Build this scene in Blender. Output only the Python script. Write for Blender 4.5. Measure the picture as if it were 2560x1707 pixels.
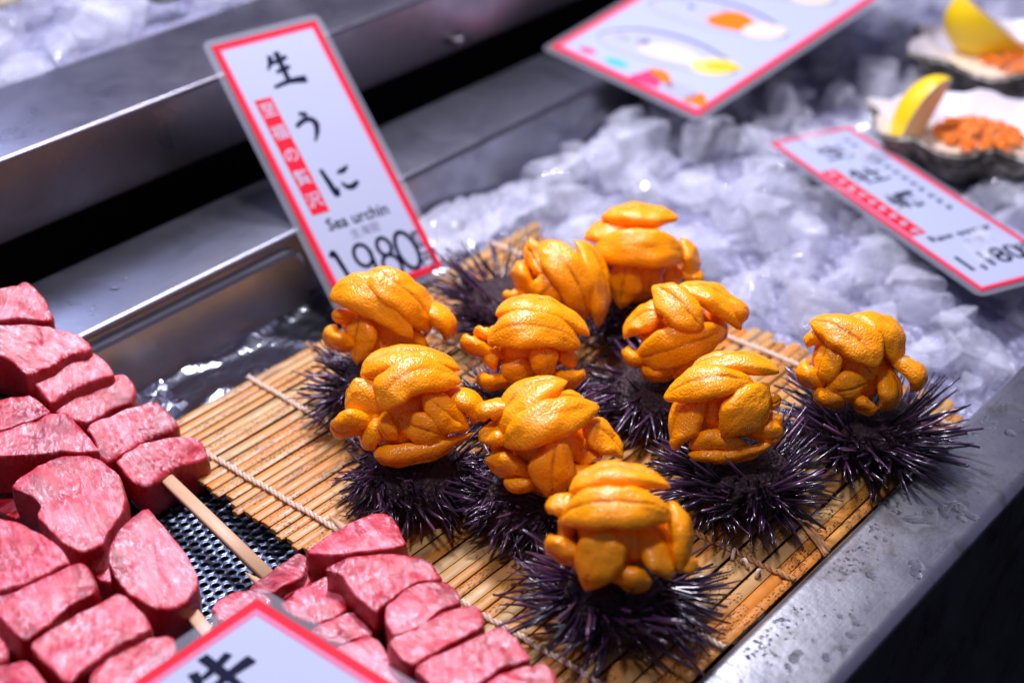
import bpy, math, random, json
from mathutils import Vector, Matrix, noise

for o in list(bpy.data.objects):
    bpy.data.objects.remove(o)
scene = bpy.context.scene
COL = scene.collection
S = 0.01            # everything below is laid out in centimetres

# ------------------------------------------------------------------ camera
HEAD, PITCH = math.radians(39.8), math.radians(31.645)
cam_data = bpy.data.cameras.new("camera")
cam_data.sensor_width = 36.0
cam_data.lens = 54.84
cam_data.clip_start = 0.02
cam_data.clip_end = 50.0
cam_data.dof.use_dof = True
cam_data.dof.focus_distance = 0.85
cam_data.dof.aperture_fstop = 4.0
cam = bpy.data.objects.new("camera", cam_data)
COL.objects.link(cam)
fw = Vector((math.cos(PITCH) * math.cos(HEAD), math.cos(PITCH) * math.sin(HEAD), -math.sin(PITCH)))
rt = Vector((math.sin(HEAD), -math.cos(HEAD), 0))
up = rt.cross(fw)
cam.matrix_world = Matrix(((rt.x, up.x, -fw.x, -67.32 * S), (rt.y, up.y, -fw.y, -56.09 * S), (rt.z, up.z, -fw.z, 54.0 * S), (0, 0, 0, 1)))
scene.camera = cam

# ------------------------------------------------------------------ light
world = bpy.data.worlds.new("World")
scene.world = world
world.use_nodes = True
bg = world.node_tree.nodes["Background"]
bg.inputs[0].default_value = (0.46, 0.44, 0.80, 1)
bg.inputs[1].default_value = 0.26

def lamp(name, loc, target, power, size, color):
    d = bpy.data.lights.new(name, 'AREA')
    d.shape = 'DISK'
    d.size = size * S
    d.energy = power
    d.color = color
    o = bpy.data.objects.new(name, d)
    COL.objects.link(o)
    o.location = Vector(loc) * S
    o.rotation_euler = (Vector(target) - Vector(loc)).to_track_quat('-Z', 'Y').to_euler()
    return o

lamp("stall_or_fill_lamp", (14, 20, 100), (-4, -8, 0), 16.0, 14, (0.88, 0.85, 1.0))
lamp("stall_or_fill_lamp", (-42, -14, 108), (-26, -8, 0), 6.0, 14, (0.90, 0.85, 1.0))  # added front fill to brighten the tuna, not a lamp of the stall
lamp("stall_or_fill_lamp", (55, 48, 110), (45, 0, 0), 7.5, 16, (0.82, 0.82, 1.0))
lamp("stall_or_fill_lamp", (18, 104, 92), (-15, 0, 0), 4.2, 30, (0.52, 0.60, 1.0))

vs = scene.view_settings
vs.view_transform = 'Standard'
vs.look = 'None'
vs.gamma = 1.0
vs.use_curve_mapping = False
vs.exposure = 0.0
scene.render.engine = 'CYCLES'
cy = scene.cycles
cy.max_bounces = 10
cy.transmission_bounces = 8
cy.transparent_max_bounces = 12
cy.glossy_bounces = 4
cy.diffuse_bounces = 4
cy.sample_clamp_indirect = 6.0
cy.caustics_refractive = False
cy.caustics_reflective = False
cy.use_denoising = True

# ------------------------------------------------------------------ helpers
def tag(o, label=None, cat=None, group=None, kind=None):
    if label: o["label"] = label
    if cat: o["category"] = cat
    if group: o["group"] = group
    if kind: o["kind"] = kind
    return o

def make_mesh(name, verts, faces, mat=None, smooth=True):
    me = bpy.data.meshes.new(name)
    me.from_pydata([(v[0] * S, v[1] * S, v[2] * S) for v in verts], [], faces)
    if mat: me.materials.append(mat)
    if smooth: me.polygons.foreach_set("use_smooth", [True] * len(me.polygons))
    me.update()
    return me

def link(name, me, parent=None, loc=(0, 0, 0)):
    o = bpy.data.objects.new(name, me)
    COL.objects.link(o)
    o.location = Vector(loc) * S
    if parent: o.parent = parent
    return o

def obj(name, verts, faces, mat, parent=None, loc=(0, 0, 0), smooth=True):
    return link(name, make_mesh(name, verts, faces, mat, smooth), parent, loc)

def empty(name, loc=(0, 0, 0)):
    o = bpy.data.objects.new(name, None)
    o.empty_display_size = 0.02
    COL.objects.link(o)
    o.location = Vector(loc) * S
    return o

def box(x0, x1, y0, y1, z0, z1, bev=0.0):
    if bev <= 0:
        v = [(x0, y0, z0), (x1, y0, z0), (x1, y1, z0), (x0, y1, z0), (x0, y0, z1), (x1, y0, z1), (x1, y1, z1), (x0, y1, z1)]
        f = [(0, 3, 2, 1), (4, 5, 6, 7), (0, 1, 5, 4), (1, 2, 6, 5), (2, 3, 7, 6), (3, 0, 4, 7)]
        return v, f
    # rounded in the y-z section, swept along x
    prof = []
    n = 5
    for cx_, cz_, a0 in ((y1 - bev, z1 - bev, 0), (y0 + bev, z1 - bev, 90), (y0 + bev, z0 + bev, 180), (y1 - bev, z0 + bev, 270)):
        for i in range(n):
            a = math.radians(a0 + 90 * i / (n - 1))
            prof.append((cx_ + bev * math.cos(a), cz_ + bev * math.sin(a)))
    return sweep_x(prof, x0, x1)

def sweep_x(prof, x0, x1):
    n = len(prof)
    v = [(x0, p[0], p[1]) for p in prof] + [(x1, p[0], p[1]) for p in prof]
    f = [(i, (i + 1) % n, n + (i + 1) % n, n + i) for i in range(n)]
    f += [tuple(range(n - 1, -1, -1)), tuple(range(n, 2 * n))]
    return v, f

def tube(pts, rad, sides=6, cap=True):
    """tube along a polyline; rad is a number or a list"""
    pts = [Vector(p) for p in pts]
    n = len(pts)
    v, f = [], []
    ref = Vector((0, 0, 1))
    for i, p in enumerate(pts):
        t = (pts[min(i + 1, n - 1)] - pts[max(i - 1, 0)]).normalized()
        a = t.cross(ref)
        if a.length < 1e-4: a = t.cross(Vector((1, 0, 0)))
        a.normalize()
        b = t.cross(a)
        r = rad[i] if isinstance(rad, (list, tuple)) else rad
        for k in range(sides):
            an = 2 * math.pi * k / sides
            v.append(p + (a * math.cos(an) + b * math.sin(an)) * r)
    for i in range(n - 1):
        for k in range(sides):
            f.append((i * sides + k, i * sides + (k + 1) % sides, (i + 1) * sides + (k + 1) % sides, (i + 1) * sides + k))
    if cap:
        f.append(tuple(range(sides - 1, -1, -1)))
        f.append(tuple(range((n - 1) * sides, n * sides)))
    return v, f

def merge(parts):
    V, F = [], []
    for v, f in parts:
        k = len(V)
        V.extend(v)
        F.extend([tuple(i + k for i in q) for q in f])
    return V, F

# ------------------------------------------------------------------ materials
class NT:
    def __init__(self, name):
        self.m = bpy.data.materials.new(name)
        self.m.use_nodes = True
        self.t = self.m.node_tree
        self.b = self.t.nodes["Principled BSDF"]
        self.out = self.t.nodes["Material Output"]
    def n(self, kind, **kw):
        nd = self.t.nodes.new(kind)
        for k, v in kw.items(): setattr(nd, k, v)
        return nd
    def l(self, a, b): self.t.links.new(a, b)
    def set(self, **kw):
        for k, v in kw.items():
            self.b.inputs[k.replace("_", " ")].default_value = v
    def coord(self, scale=(1, 1, 1), rnd=True, kind="Object"):
        tc = self.n("ShaderNodeTexCoord")
        mp = self.n("ShaderNodeMapping")
        mp.inputs["Scale"].default_value = scale
        self.l(tc.outputs[kind], mp.inputs["Vector"])
        if rnd:
            oi = self.n("ShaderNodeObjectInfo")
            mu = self.n("ShaderNodeMath", operation='MULTIPLY')
            mu.inputs[1].default_value = 37.0
            self.l(oi.outputs["Random"], mu.inputs[0])
            cb = self.n("ShaderNodeCombineXYZ")
            for i in range(3): self.l(mu.outputs[0], cb.inputs[i])
            self.l(cb.outputs[0], mp.inputs["Location"])
        return mp.outputs[0]
    def noise(self, vec, scale, detail=3.0, rough=0.55, dist=0.0):
        nd = self.n("ShaderNodeTexNoise")
        nd.inputs["Scale"].default_value = scale
        nd.inputs["Detail"].default_value = detail
        nd.inputs["Roughness"].default_value = rough
        nd.inputs["Distortion"].default_value = dist
        self.l(vec, nd.inputs["Vector"])
        return nd.outputs["Fac"]
    def voronoi(self, vec, scale, feature='F1', rand=1.0, smooth=None):
        nd = self.n("ShaderNodeTexVoronoi", feature=feature)
        nd.inputs["Scale"].default_value = scale
        nd.inputs["Randomness"].default_value = rand
        self.l(vec, nd.inputs["Vector"])
        return nd.outputs["Distance"]
    def ramp(self, fac, stops, interp='LINEAR'):
        nd = self.n("ShaderNodeValToRGB")
        nd.color_ramp.interpolation = interp
        e = nd.color_ramp.elements
        e[0].position, e[0].color = stops[0][0], tuple(stops[0][1]) + (1,)
        e[1].position, e[1].color = stops[-1][0], tuple(stops[-1][1]) + (1,)
        for p, c in stops[1:-1]:
            q = e.new(p); q.color = tuple(c) + (1,)
        self.l(fac, nd.inputs[0])
        return nd.outputs[0]
    def rng(self, fac, a, b, c, d):
        nd = self.n("ShaderNodeMapRange")
        for i, v in enumerate((a, b, c, d)): nd.inputs[i + 1].default_value = v
        self.l(fac, nd.inputs[0])
        return nd.outputs[0]
    def mix(self, fac, a, b, mode='MIX'):
        nd = self.n("ShaderNodeMix", data_type='RGBA', blend_type=mode)
        if isinstance(fac, (int, float)): nd.inputs[0].default_value = fac
        else: self.l(fac, nd.inputs[0])
        for k, x in ((6, a), (7, b)):
            if isinstance(x, tuple): nd.inputs[k].default_value = x + (1,)
            else: self.l(x, nd.inputs[k])
        return nd.outputs[2]
    def math(self, op, a, b=None):
        nd = self.n("ShaderNodeMath", operation=op)
        for i, x in enumerate((a, b)):
            if x is None: continue
            if isinstance(x, (int, float)): nd.inputs[i].default_value = x
            else: self.l(x, nd.inputs[i])
        return nd.outputs[0]
    def bump(self, h, strength, dist, prev=None):
        nd = self.n("ShaderNodeBump")
        nd.inputs["Strength"].default_value = strength
        nd.inputs["Distance"].default_value = dist
        self.l(h, nd.inputs["Height"])
        if prev: self.l(prev, nd.inputs["Normal"])
        return nd.outputs[0]
    def done(self, col=None, rough=None, normal=None):
        if col is not None: self.l(col, self.b.inputs["Base Color"])
        if rough is not None: self.l(rough, self.b.inputs["Roughness"])
        if normal is not None: self.l(normal, self.b.inputs["Normal"])
        return self.m

def plain(name, col, rough=0.5, metallic=0.0, spec=0.5):
    k = NT(name)
    k.set(Base_Color=col + (1,), Roughness=rough, Metallic=metallic)
    k.b.inputs["Specular IOR Level"].default_value = spec
    return k.m

def mat_roe():
    k = NT("roe")
    v = k.coord()
    n1 = k.noise(v, 55, 3)
    col = k.mix(n1, (0.98, 0.305, 0.0), (1.0, 0.38, 0.0))
    oi = k.n("ShaderNodeObjectInfo")
    col = k.mix(k.rng(oi.outputs["Random"], 0, 1, 0, 0.35), col, (0.92, 0.27, 0.0))
    at = k.n("ShaderNodeAttribute", attribute_name="vein")
    vn = k.math('MULTIPLY', at.outputs["Fac"], k.rng(k.noise(v, 160, 3), 0.35, 0.65, 0.1, 1.0))
    col = k.mix(vn, col, (0.40, 0.085, 0.003))
    # small brown flecks
    fl = k.rng(k.voronoi(v, 330), 0.0, 0.13, 0.6, 0.0)
    fl = k.math('MULTIPLY', fl, k.rng(k.noise(v, 90, 2), 0.56, 0.66, 0, 1))
    col = k.mix(fl, col, (0.30, 0.06, 0.004))
    peb = k.math('SUBTRACT', 1.0, k.voronoi(v, 900, 'SMOOTH_F1'))
    lum = k.noise(v, 170, 2)
    nr = k.bump(peb, 0.6, 0.0008)
    nr = k.bump(lum, 0.28, 0.0014, nr)
    rgh = k.rng(k.noise(v, 120, 3), 0.35, 0.7, 0.17, 0.34)
    k.set(Subsurface_Weight=0.18, Subsurface_Scale=0.0025)
    k.b.inputs["Subsurface Radius"].default_value = (1.0, 0.42, 0.08)
    k.b.inputs["Specular IOR Level"].default_value = 0.42
    k.b.inputs["Coat Weight"].default_value = 0.06
    k.b.inputs["Coat Roughness"].default_value = 0.12
    return k.done(col, rgh, nr)

def mat_tuna():
    k = NT("tuna")
    v = k.coord((1, 1, 1))
    fib = k.noise(k.coord((1.0, 6.0, 2.0)), 42, 5, 0.62, 0.8)
    big = k.noise(v, 30, 3, 0.5, 0.4)
    at = k.n("ShaderNodeAttribute", attribute_name="top_face")
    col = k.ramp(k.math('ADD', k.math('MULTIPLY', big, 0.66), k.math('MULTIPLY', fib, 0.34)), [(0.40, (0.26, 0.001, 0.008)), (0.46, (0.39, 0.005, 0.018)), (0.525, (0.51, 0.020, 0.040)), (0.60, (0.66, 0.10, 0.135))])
    # sides painted deeper red for shade; tops bloom with frost, fat and painted glints
    side_shade = k.mix(fib, (0.24, 0.001, 0.004), (0.36, 0.006, 0.010))
    col = k.mix(at.outputs["Fac"], side_shade, col)
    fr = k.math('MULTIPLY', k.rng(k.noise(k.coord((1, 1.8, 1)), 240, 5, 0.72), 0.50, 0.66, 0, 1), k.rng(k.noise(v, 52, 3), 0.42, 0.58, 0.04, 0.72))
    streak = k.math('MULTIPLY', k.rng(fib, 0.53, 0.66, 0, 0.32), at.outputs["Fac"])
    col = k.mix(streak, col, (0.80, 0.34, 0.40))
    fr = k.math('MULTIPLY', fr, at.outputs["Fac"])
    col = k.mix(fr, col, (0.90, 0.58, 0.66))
    nr = k.bump(fib, 0.45, 0.0016)
    nr = k.bump(k.noise(v, 520, 4, 0.7), 0.5, 0.0010, nr)
    rgh = k.rng(k.noise(v, 180, 4, 0.7), 0.3, 0.7, 0.14, 0.42)
    k.set(Subsurface_Weight=0.32, Subsurface_Scale=0.006)
    k.b.inputs["Subsurface Radius"].default_value = (1.0, 0.18, 0.12)
    k.b.inputs["Specular IOR Level"].default_value = 0.25
    k.b.inputs["Coat Weight"].default_value = 0.5
    k.b.inputs["Coat Roughness"].default_value = 0.08
    cn = k.bump(k.noise(k.coord((1, 1.7, 1)), 300, 3, 0.6), 0.5, 0.0016)
    cn = k.bump(k.noise(v, 90, 2), 0.5, 0.003, cn)
    k.l(cn, k.b.inputs["Coat Normal"])
    return k.done(col, rgh, nr)

def mat_bamboo():
    k = NT("bamboo")
    oi = k.n("ShaderNodeObjectInfo")
    base = k.ramp(oi.outputs["Random"], [(0.0, (0.45, 0.26, 0.085)), (0.3, (0.50, 0.31, 0.115)), (0.5, (0.52, 0.26, 0.055)), (0.72, (0.52, 0.20, 0.018)), (1.0, (0.48, 0.28, 0.10))])
    v = k.coord((1, 1, 1))
    st = k.coord((0.12, 3.5, 3.5))
    stn = k.noise(st, 110, 4)
    col = k.mix(k.rng(stn, 0.42, 0.72, 0, 0.55), base, (0.36, 0.17, 0.045))
    lg = k.noise(k.coord((0.5, 0.05, 0.05)), 22, 2)
    col = k.mix(k.rng(lg, 0.46, 0.62, 0, 0.75), col, (0.62, 0.20, 0.018))
    # black flecks of the old bark
    spk = k.rng(k.voronoi(k.coord((0.5, 1.15, 1.0)), 820), 0.30, 0.42, 1.0, 0.0)
    reg = k.rng(k.noise(k.coord((1.0, 0.3, 0.3)), 26, 3), 0.45, 0.51, 0, 1)
    pick = k.rng(oi.outputs["Random"], 0.36, 0.40, 0, 1)
    f = k.math('MULTIPLY', k.math('MULTIPLY', spk, reg), pick)
    few = k.math('MULTIPLY', spk, k.rng(k.noise(v, 60, 2), 0.59, 0.63, 0, 1))
    f = k.math('MAXIMUM', f, few)
    col = k.mix(k.math('MULTIPLY', f, 0.93), col, (0.030, 0.016, 0.012))
    dirt = k.rng(k.noise(k.coord((0.4, 1.6, 1)), 70, 4), 0.57, 0.70, 0, 0.75)
    col = k.mix(dirt, col, (0.13, 0.065, 0.03))
    nr = k.bump(stn, 0.25, 0.0006)
    rgh = k.rng(k.noise(v, 90, 3), 0.3, 0.7, 0.32, 0.6)
    return k.done(col, rgh, nr)

def mat_cord(name="cord", c0=(0.78, 0.62, 0.50), c1=(0.60, 0.42, 0.29)):
    k = NT(name)
    v = k.coord()
    col = k.mix(k.noise(v, 420, 3), c0, c1)
    nr = k.bump(k.noise(k.coord((1, 6, 1)), 500, 3), 0.6, 0.0004)
    k.set(Roughness=0.75)
    return k.done(col, None, nr)

def mat_steel(name, base=(0.50, 0.50, 0.53), r0=0.22, r1=0.5, wet=False):
    k = NT(name)
    v = k.coord(rnd=False)
    n1 = k.noise(v, 16, 5, 0.65, 0.6)
    n2 = k.noise(k.coord((0.25, 6, 2), rnd=False), 140, 4)
    col = k.mix(k.rng(n1, 0.35, 0.7, 0, 1), base, tuple(c * 0.62 for c in base))
    rg = k.rng(n1, 0.3, 0.7, r0, r1)
    nr = k.bump(n2, 0.12, 0.0004)
    if wet:
        sc = k.noise(k.coord((0.3, 1.0, 1.0), rnd=False), 300, 4, 0.7, 2.0)
        col = k.mix(k.rng(sc, 0.64, 0.70, 0, 0.8), col, (0.50, 0.50, 0.53))
        st = k.noise(v, 34, 3, 0.6, 1.2)
        col = k.mix(k.rng(st, 0.52, 0.66, 0, 0.6), col, (0.22, 0.22, 0.17))
        nr = k.bump(k.noise(v, 210, 4), 0.25, 0.0006, nr)
    k.set(Metallic=1.0)
    return k.done(col, rg, nr)

def mat_spine():
    k = NT("spine")
    at = k.n("ShaderNodeAttribute", attribute_name="tone")
    col = k.ramp(at.outputs["Fac"], [(0.0, (0.010, 0.006, 0.012)), (0.45, (0.050, 0.022, 0.056)), (0.75, (0.13, 0.052, 0.125)), (1.0, (0.24, 0.11, 0.17))])
    k.set(Roughness=0.22)
    k.b.inputs["Specular IOR Level"].default_value = 0.8
    return k.done(col)

def mat_shell():
    k = NT("urchin_shell")
    v = k.coord()
    n1 = k.noise(v, 260, 4)
    col = k.mix(n1, (0.008, 0.005, 0.007), (0.060, 0.030, 0.032))
    nr = k.bump(k.voronoi(v, 420), 0.9, 0.0016)
    k.set(Roughness=0.5)
    k.b.inputs["Specular IOR Level"].default_value = 0.2
    return k.done(col, None, nr)

def mat_ice(name="ice"):
    k = NT(name)
    v = k.coord()
    cl = k.noise(v, 70, 3)
    k.set(Base_Color=(0.90, 0.92, 1.0, 1), IOR=1.31, Transmission_Weight=0.3)
    k.b.inputs["Specular IOR Level"].default_value = 0.9
    k.l(k.rng(cl, 0.38, 0.68, 0.16, 0.40), k.b.inputs["Alpha"])
    rg = k.rng(k.noise(v, 90, 3), 0.35, 0.7, 0.02, 0.09)
    nr = k.bump(k.noise(v, 110, 2), 0.08, 0.003)
    return k.done(None, rg, nr)

def mat_slush():
    k = NT("slush")
    v = k.coord(rnd=False)
    col = k.mix(k.noise(v, 60, 4), (0.14, 0.14, 0.21), (0.36, 0.36, 0.49))
    nr = k.bump(k.voronoi(v, 130), 0.8, 0.004)
    nr = k.bump(k.noise(v, 260, 4), 0.6, 0.002, nr)
    k.set(Roughness=0.18, Subsurface_Weight=0.2, Subsurface_Scale=0.01)
    return k.done(col, None, nr)

def mat_film():
    k = NT("laminate_film")
    k.set(Base_Color=(0.86, 0.86, 0.97, 1), Roughness=0.16, Alpha=0.08)
    return k.m

M = dict(
    roe=mat_roe(), tuna=mat_tuna(), bamboo=mat_bamboo(), cord=mat_cord(), cord_stained=mat_cord("cord_stained", (0.55, 0.30, 0.13), (0.40, 0.17, 0.05)),
    steel=mat_steel("steel", (0.30, 0.30, 0.34), 0.26, 0.40), steel_dark=mat_steel("steel_dark", (0.32, 0.30, 0.33), 0.24, 0.40),
    rail=mat_steel("rail_steel", (0.58, 0.59, 0.61), 0.24, 0.42, True), tray=mat_steel("tray_steel", (0.15, 0.18, 0.24), 0.26, 0.38),
    spine=mat_spine(), shell=mat_shell(), ice=mat_ice(), slush=mat_slush(), film=mat_film(),
    dark=plain("dark_floor", (0.004, 0.004, 0.005), 0.9, 0, 0.1), black=plain("gap_black", (0.01, 0.009, 0.011), 0.7, 0, 0.2),
    paper=plain("paper", (0.34, 0.37, 0.47), 0.6, 0, 0.15), red=plain("print_red", (0.56, 0.003, 0.020), 0.6, 0, 0.15), pink=plain("print_pink", (0.52, 0.14, 0.24), 0.6, 0, 0.15),
    ink=plain("print_ink", (0.004, 0.005, 0.022), 0.7, 0, 0.08), grey=plain("print_grey", (0.12, 0.12, 0.19), 0.6, 0, 0.1), ltgrey=plain("print_light_grey", (0.30, 0.30, 0.40), 0.5),
    orange=plain("print_orange", (0.62, 0.15, 0.006), 0.6, 0, .1), yellow=plain("print_yellow", (0.60, 0.40, 0.02), 0.6, 0, .1), cream=plain("print_cream", (0.55, 0.47, 0.38), 0.5),
    teal=plain("print_teal", (0.03, 0.36, 0.40), 0.5), crimson=plain("print_crimson", (0.48, 0.004, 0.09), 0.5),
    ltgrey2=plain("print_pale_grey", (0.36, 0.36, 0.46), 0.6, 0, 0.15), lemon=plain("print_lemon", (0.62, 0.50, 0.16), 0.6, 0, 0.15), wood=None, foil=None, drop=None,
)
def mat_wood():
    k = NT("skewer_wood")
    n1 = k.noise(k.coord((6, 0.3, 6)), 60, 4)
    col = k.mix(n1, (0.60, 0.38, 0.22), (0.50, 0.29, 0.15))
    k.set(Roughness=0.5)
    return k.done(col)
M["wood"] = mat_wood()
def mat_foil():
    k = NT("foil")
    k.set(Base_Color=(0.62, 0.64, 0.72, 1), Metallic=1.0, Roughness=0.17)
    v = k.coord(rnd=False)
    return k.done(None, None, k.bump(k.noise(v, 60, 3, 0.5, 1.0), 0.35, 0.004))
M["foil"] = mat_foil()
def mat_drop():
    k = NT("water")
    k.set(Base_Color=(1, 1, 1, 1), Transmission_Weight=1.0, IOR=1.33, Roughness=0.02)
    return k.m
M["drop"] = mat_drop()

# ------------------------------------------------------------------ the counter
def structure(o): return tag(o, kind="structure")
structure(obj("floor", [(-900, -900, -95), (900, -900, -95), (900, 900, -95), (-900, 900, -95)], [(0, 1, 2, 3)], M["dark"], smooth=False))
v, f = box(-120, 150, -27.2, 16, -5.5, -3.4)
structure(obj("counter_base", v, f, M["black"], smooth=False))
# front rail, a rounded bar of steel with its apron
prof = []
for cy_, cz_, a0, r in ((-28.15, 0.2, 0, 0.75), (-32.2, 0.0, 90, 0.7)):
    for i in range(7):
        a = math.radians(a0 + 90 * i / 6)
        prof.append((cy_ + r * math.cos(a), cz_ + r * math.sin(a)))
prof += [(-32.9, -30.0), (-32.6, -30.0), (-32.6, -6.0), (-27.4, -6.0)]
v, f = sweep_x(prof, -120, 150)
rail = structure(obj("counter_rail", v, f, M["rail"]))
rail.data.set_sharp_from_angle(angle=math.radians(50))
# the step behind the basin
prof = [(15.05, -5.4), (15.05, 4.55)]
for i in range(6):
    a = math.radians(180 - 90 * i / 5)
    prof.append((15.5 + 0.45 * math.cos(a), 4.55 + 0.45 * math.sin(a)))
prof += [(22.5, 5.0), (22.9, 4.9), (22.9, -5.4)]
v, f = sweep_x(prof[::-1], -120, 150)
step = structure(obj("counter_step", v, f, M["steel"]))
step.data.set_sharp_from_angle(angle=math.radians(40))
# pressed panel on the face of the step
pv = []
x0, x1, z0, z1, r = -70.0, -4.6, -2.0, 4.1, 1.5
ring = [(x0, z0), (x1, z0)]
for i in range(7):
    a = math.radians(90 * i / 6)
    ring.append((x1 - r + r * math.cos(a), z1 - r + r * math.sin(a)))
ring.append((x0, z1))
n = len(ring)
cxr = (x0 + x1) / 2; czr = (z0 + z1) / 2
def inset(p, d): return (p[0] - d * (1 if p[0] > cxr else -1), p[1] - d * (1 if p[1] > czr else -1))
pv = [(p[0], 15.04, p[1]) for p in ring] + [(p[0], 14.55, p[1]) for p in ring] + [(inset(p, .22)[0], 14.38, inset(p, .22)[1]) for p in ring]
pf = []
for j in range(2):
    pf += [(j * n + i, (j + 1) * n + i, (j + 1) * n + (i + 1) % n, j * n + (i + 1) % n) for i in range(n)]
pf.append(tuple(range(2 * n, 3 * n)))
pn = obj("pressed_panel", pv, [q[::-1] for q in pf], M["steel"], step)
pn.data.set_sharp_from_angle(angle=math.radians(35))
# wall of the dark gap behind the step
v, f = box(-120, 150, 31.0, 32.0, -5.4, 6.4)
structure(obj("gap_wall", v, f, M["black"], smooth=False))
v, f = box(-120, 150, 23.0, 30.9, -5.4, -4.4)
structure(obj("gap_floor", v, f, M["black"], smooth=False))
# upper display shelf: a steel tray with a broad rim, filled with ice
prof = [(26.3, 6.5), (26.3, 11.75)]
for i in range(5):
    a = math.radians(180 - 90 * i / 4)
    prof.append((26.6 + 0.3 * math.cos(a), 11.75 + 0.3 * math.sin(a)))
prof += [(36.4, 12.05), (37.0, 10.0), (75.0, 10.0), (75.0, 6.5)]
v, f = sweep_x(prof[::-1], -120, 150)
shelf = structure(obj("display_shelf", v, f, M["steel_dark"]))
shelf.data.set_sharp_from_angle(angle=math.radians(40))
v, f = box(23.5, 25.0, 25.4, 26.25, 7.3, 7.9, 0.1)
bolt = obj("shelf_bolt", v, f, M["steel_dark"], shelf)

# ------------------------------------------------------------------ perforated tray
def build_tray():
    e1 = Vector((0.385, -0.54)); e2 = Vector((0.265, 0.60))
    d = (e2 - e1)  # third lattice direction
    # hexagonal cell corners = centroids of the lattice triangles
    nb = [e1, e1 + e2, e2, -e1, -e1 - e2, -e2]
    nb = sorted(nb, key=lambda q: math.atan2(q.y, q.x))
    cor = [(nb[i] + nb[(i + 1) % 6]) / 3 for i in range(6)]
    NS = 12
    V, F, idx = [], [], {}
    def add(p, z):
        key = (round(p[0], 2), round(p[1], 2), round(z, 2))
        if key not in idx:
            idx[key] = len(V); V.append((p[0], p[1], z))
        return idx[key]
    z = -1.6
    for i in range(-60, 70):
        for j in range(-60, 60):
            c = Vector((-26.86, -0.34)) + e1 * i + e2 * j
            if not (-44 < c.x < -14 and -24 < c.y < 14.3): continue
            # the part nobody can see under the fish and mat is left plain
            holes = []
            for k in range(NS):
                a = 2 * math.pi * k / NS + math.atan2(cor[0].y, cor[0].x)
                holes.append((c.x + .265 * math.cos(a), c.y + .265 * math.sin(a)))
            rim = [(c.x + (h[0] - c.x) * .86, c.y + (h[1] - c.y) * .86) for h in holes]
            o0 = [add(c + q, z) for q in cor]
            k0 = len(V); V.extend([(h[0], h[1], z) for h in holes])
            k1 = len(V); V.extend([(h[0], h[1], z + .05) for h in [((a[0] * .6 + b[0] * .4), (a[1] * .6 + b[1] * .4)) for a, b in zip(holes, rim)]])
            k2 = len(V); V.extend([(h[0], h[1], z - .02) for h in rim])
            k3 = len(V); V.extend([(h[0], h[1], z - .25) for h in rim])
            for q in range(6):
                a, b = o0[q], o0[(q + 1) % 6]
                F.append((a, b, k0 + (2 * q + 2) % NS, k0 + (2 * q + 1) % NS, k0 + 2 * q))
            for (p, q) in ((k0, k1), (k1, k2), (k2, k3)):
                for s in range(NS):
                    F.append((p + s, p + (s + 1) % NS, q + (s + 1) % NS, q + s))
    return V, F
v, f = build_tray()
tr = obj("perforated_tray", v, f, M["tray"])
tag(tr, "dark perforated steel tray under the tuna skewers and mat edge", "tray")

# ------------------------------------------------------------------ foil between mat and step
def sheet(nx, ny, fn):
    V = [fn(i / nx, j / ny) for j in range(ny + 1) for i in range(nx + 1)]
    F = [(j * (nx + 1) + i, j * (nx + 1) + i + 1, (j + 1) * (nx + 1) + i + 1, (j + 1) * (nx + 1) + i) for j in range(ny) for i in range(nx)]
    return V, F
def foil_fn(s, t):
    x = -25 + 33 * s; y = 7.0 + 7.9 * t
    p = Vector((x * .35, y * .45, 3.1))
    z = -.55 + .10 * noise.noise(p * .6) + .42 * max(0, .12 - abs(noise.noise(p * .55 + Vector((9, 4, 0))))) * 5 + .02 * noise.noise(p * 3) + .5 * max(0, t - .85) * 5
    return (x, y, z)
v, f = sheet(90, 26, foil_fn)
fo = obj("foil_sheet", v, f, M["foil"], smooth=True)
tag(fo, "crinkled silvery foil lining between bamboo mat and steel step", "foil")
random.seed(5)
def crumple(s, t):
    x = -23.6 + 4.6 * s; y = 9.9 + 2.6 * t
    p = Vector((x * 1.1, y * 1.1, 7.7))
    z = .1 + 1.5 * t * (1 - s * .5) + 1.1 * abs(noise.noise(p)) + .4 * noise.noise(p * 3)
    return (x, y + .3 * noise.noise(p * 2), z)
v, f = sheet(7, 5, crumple)
fo = obj("foil_scrap", v, f, M["foil"], smooth=False)
tag(fo, "bright crumpled scrap of foil at the left corner of the mat", "foil")

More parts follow.
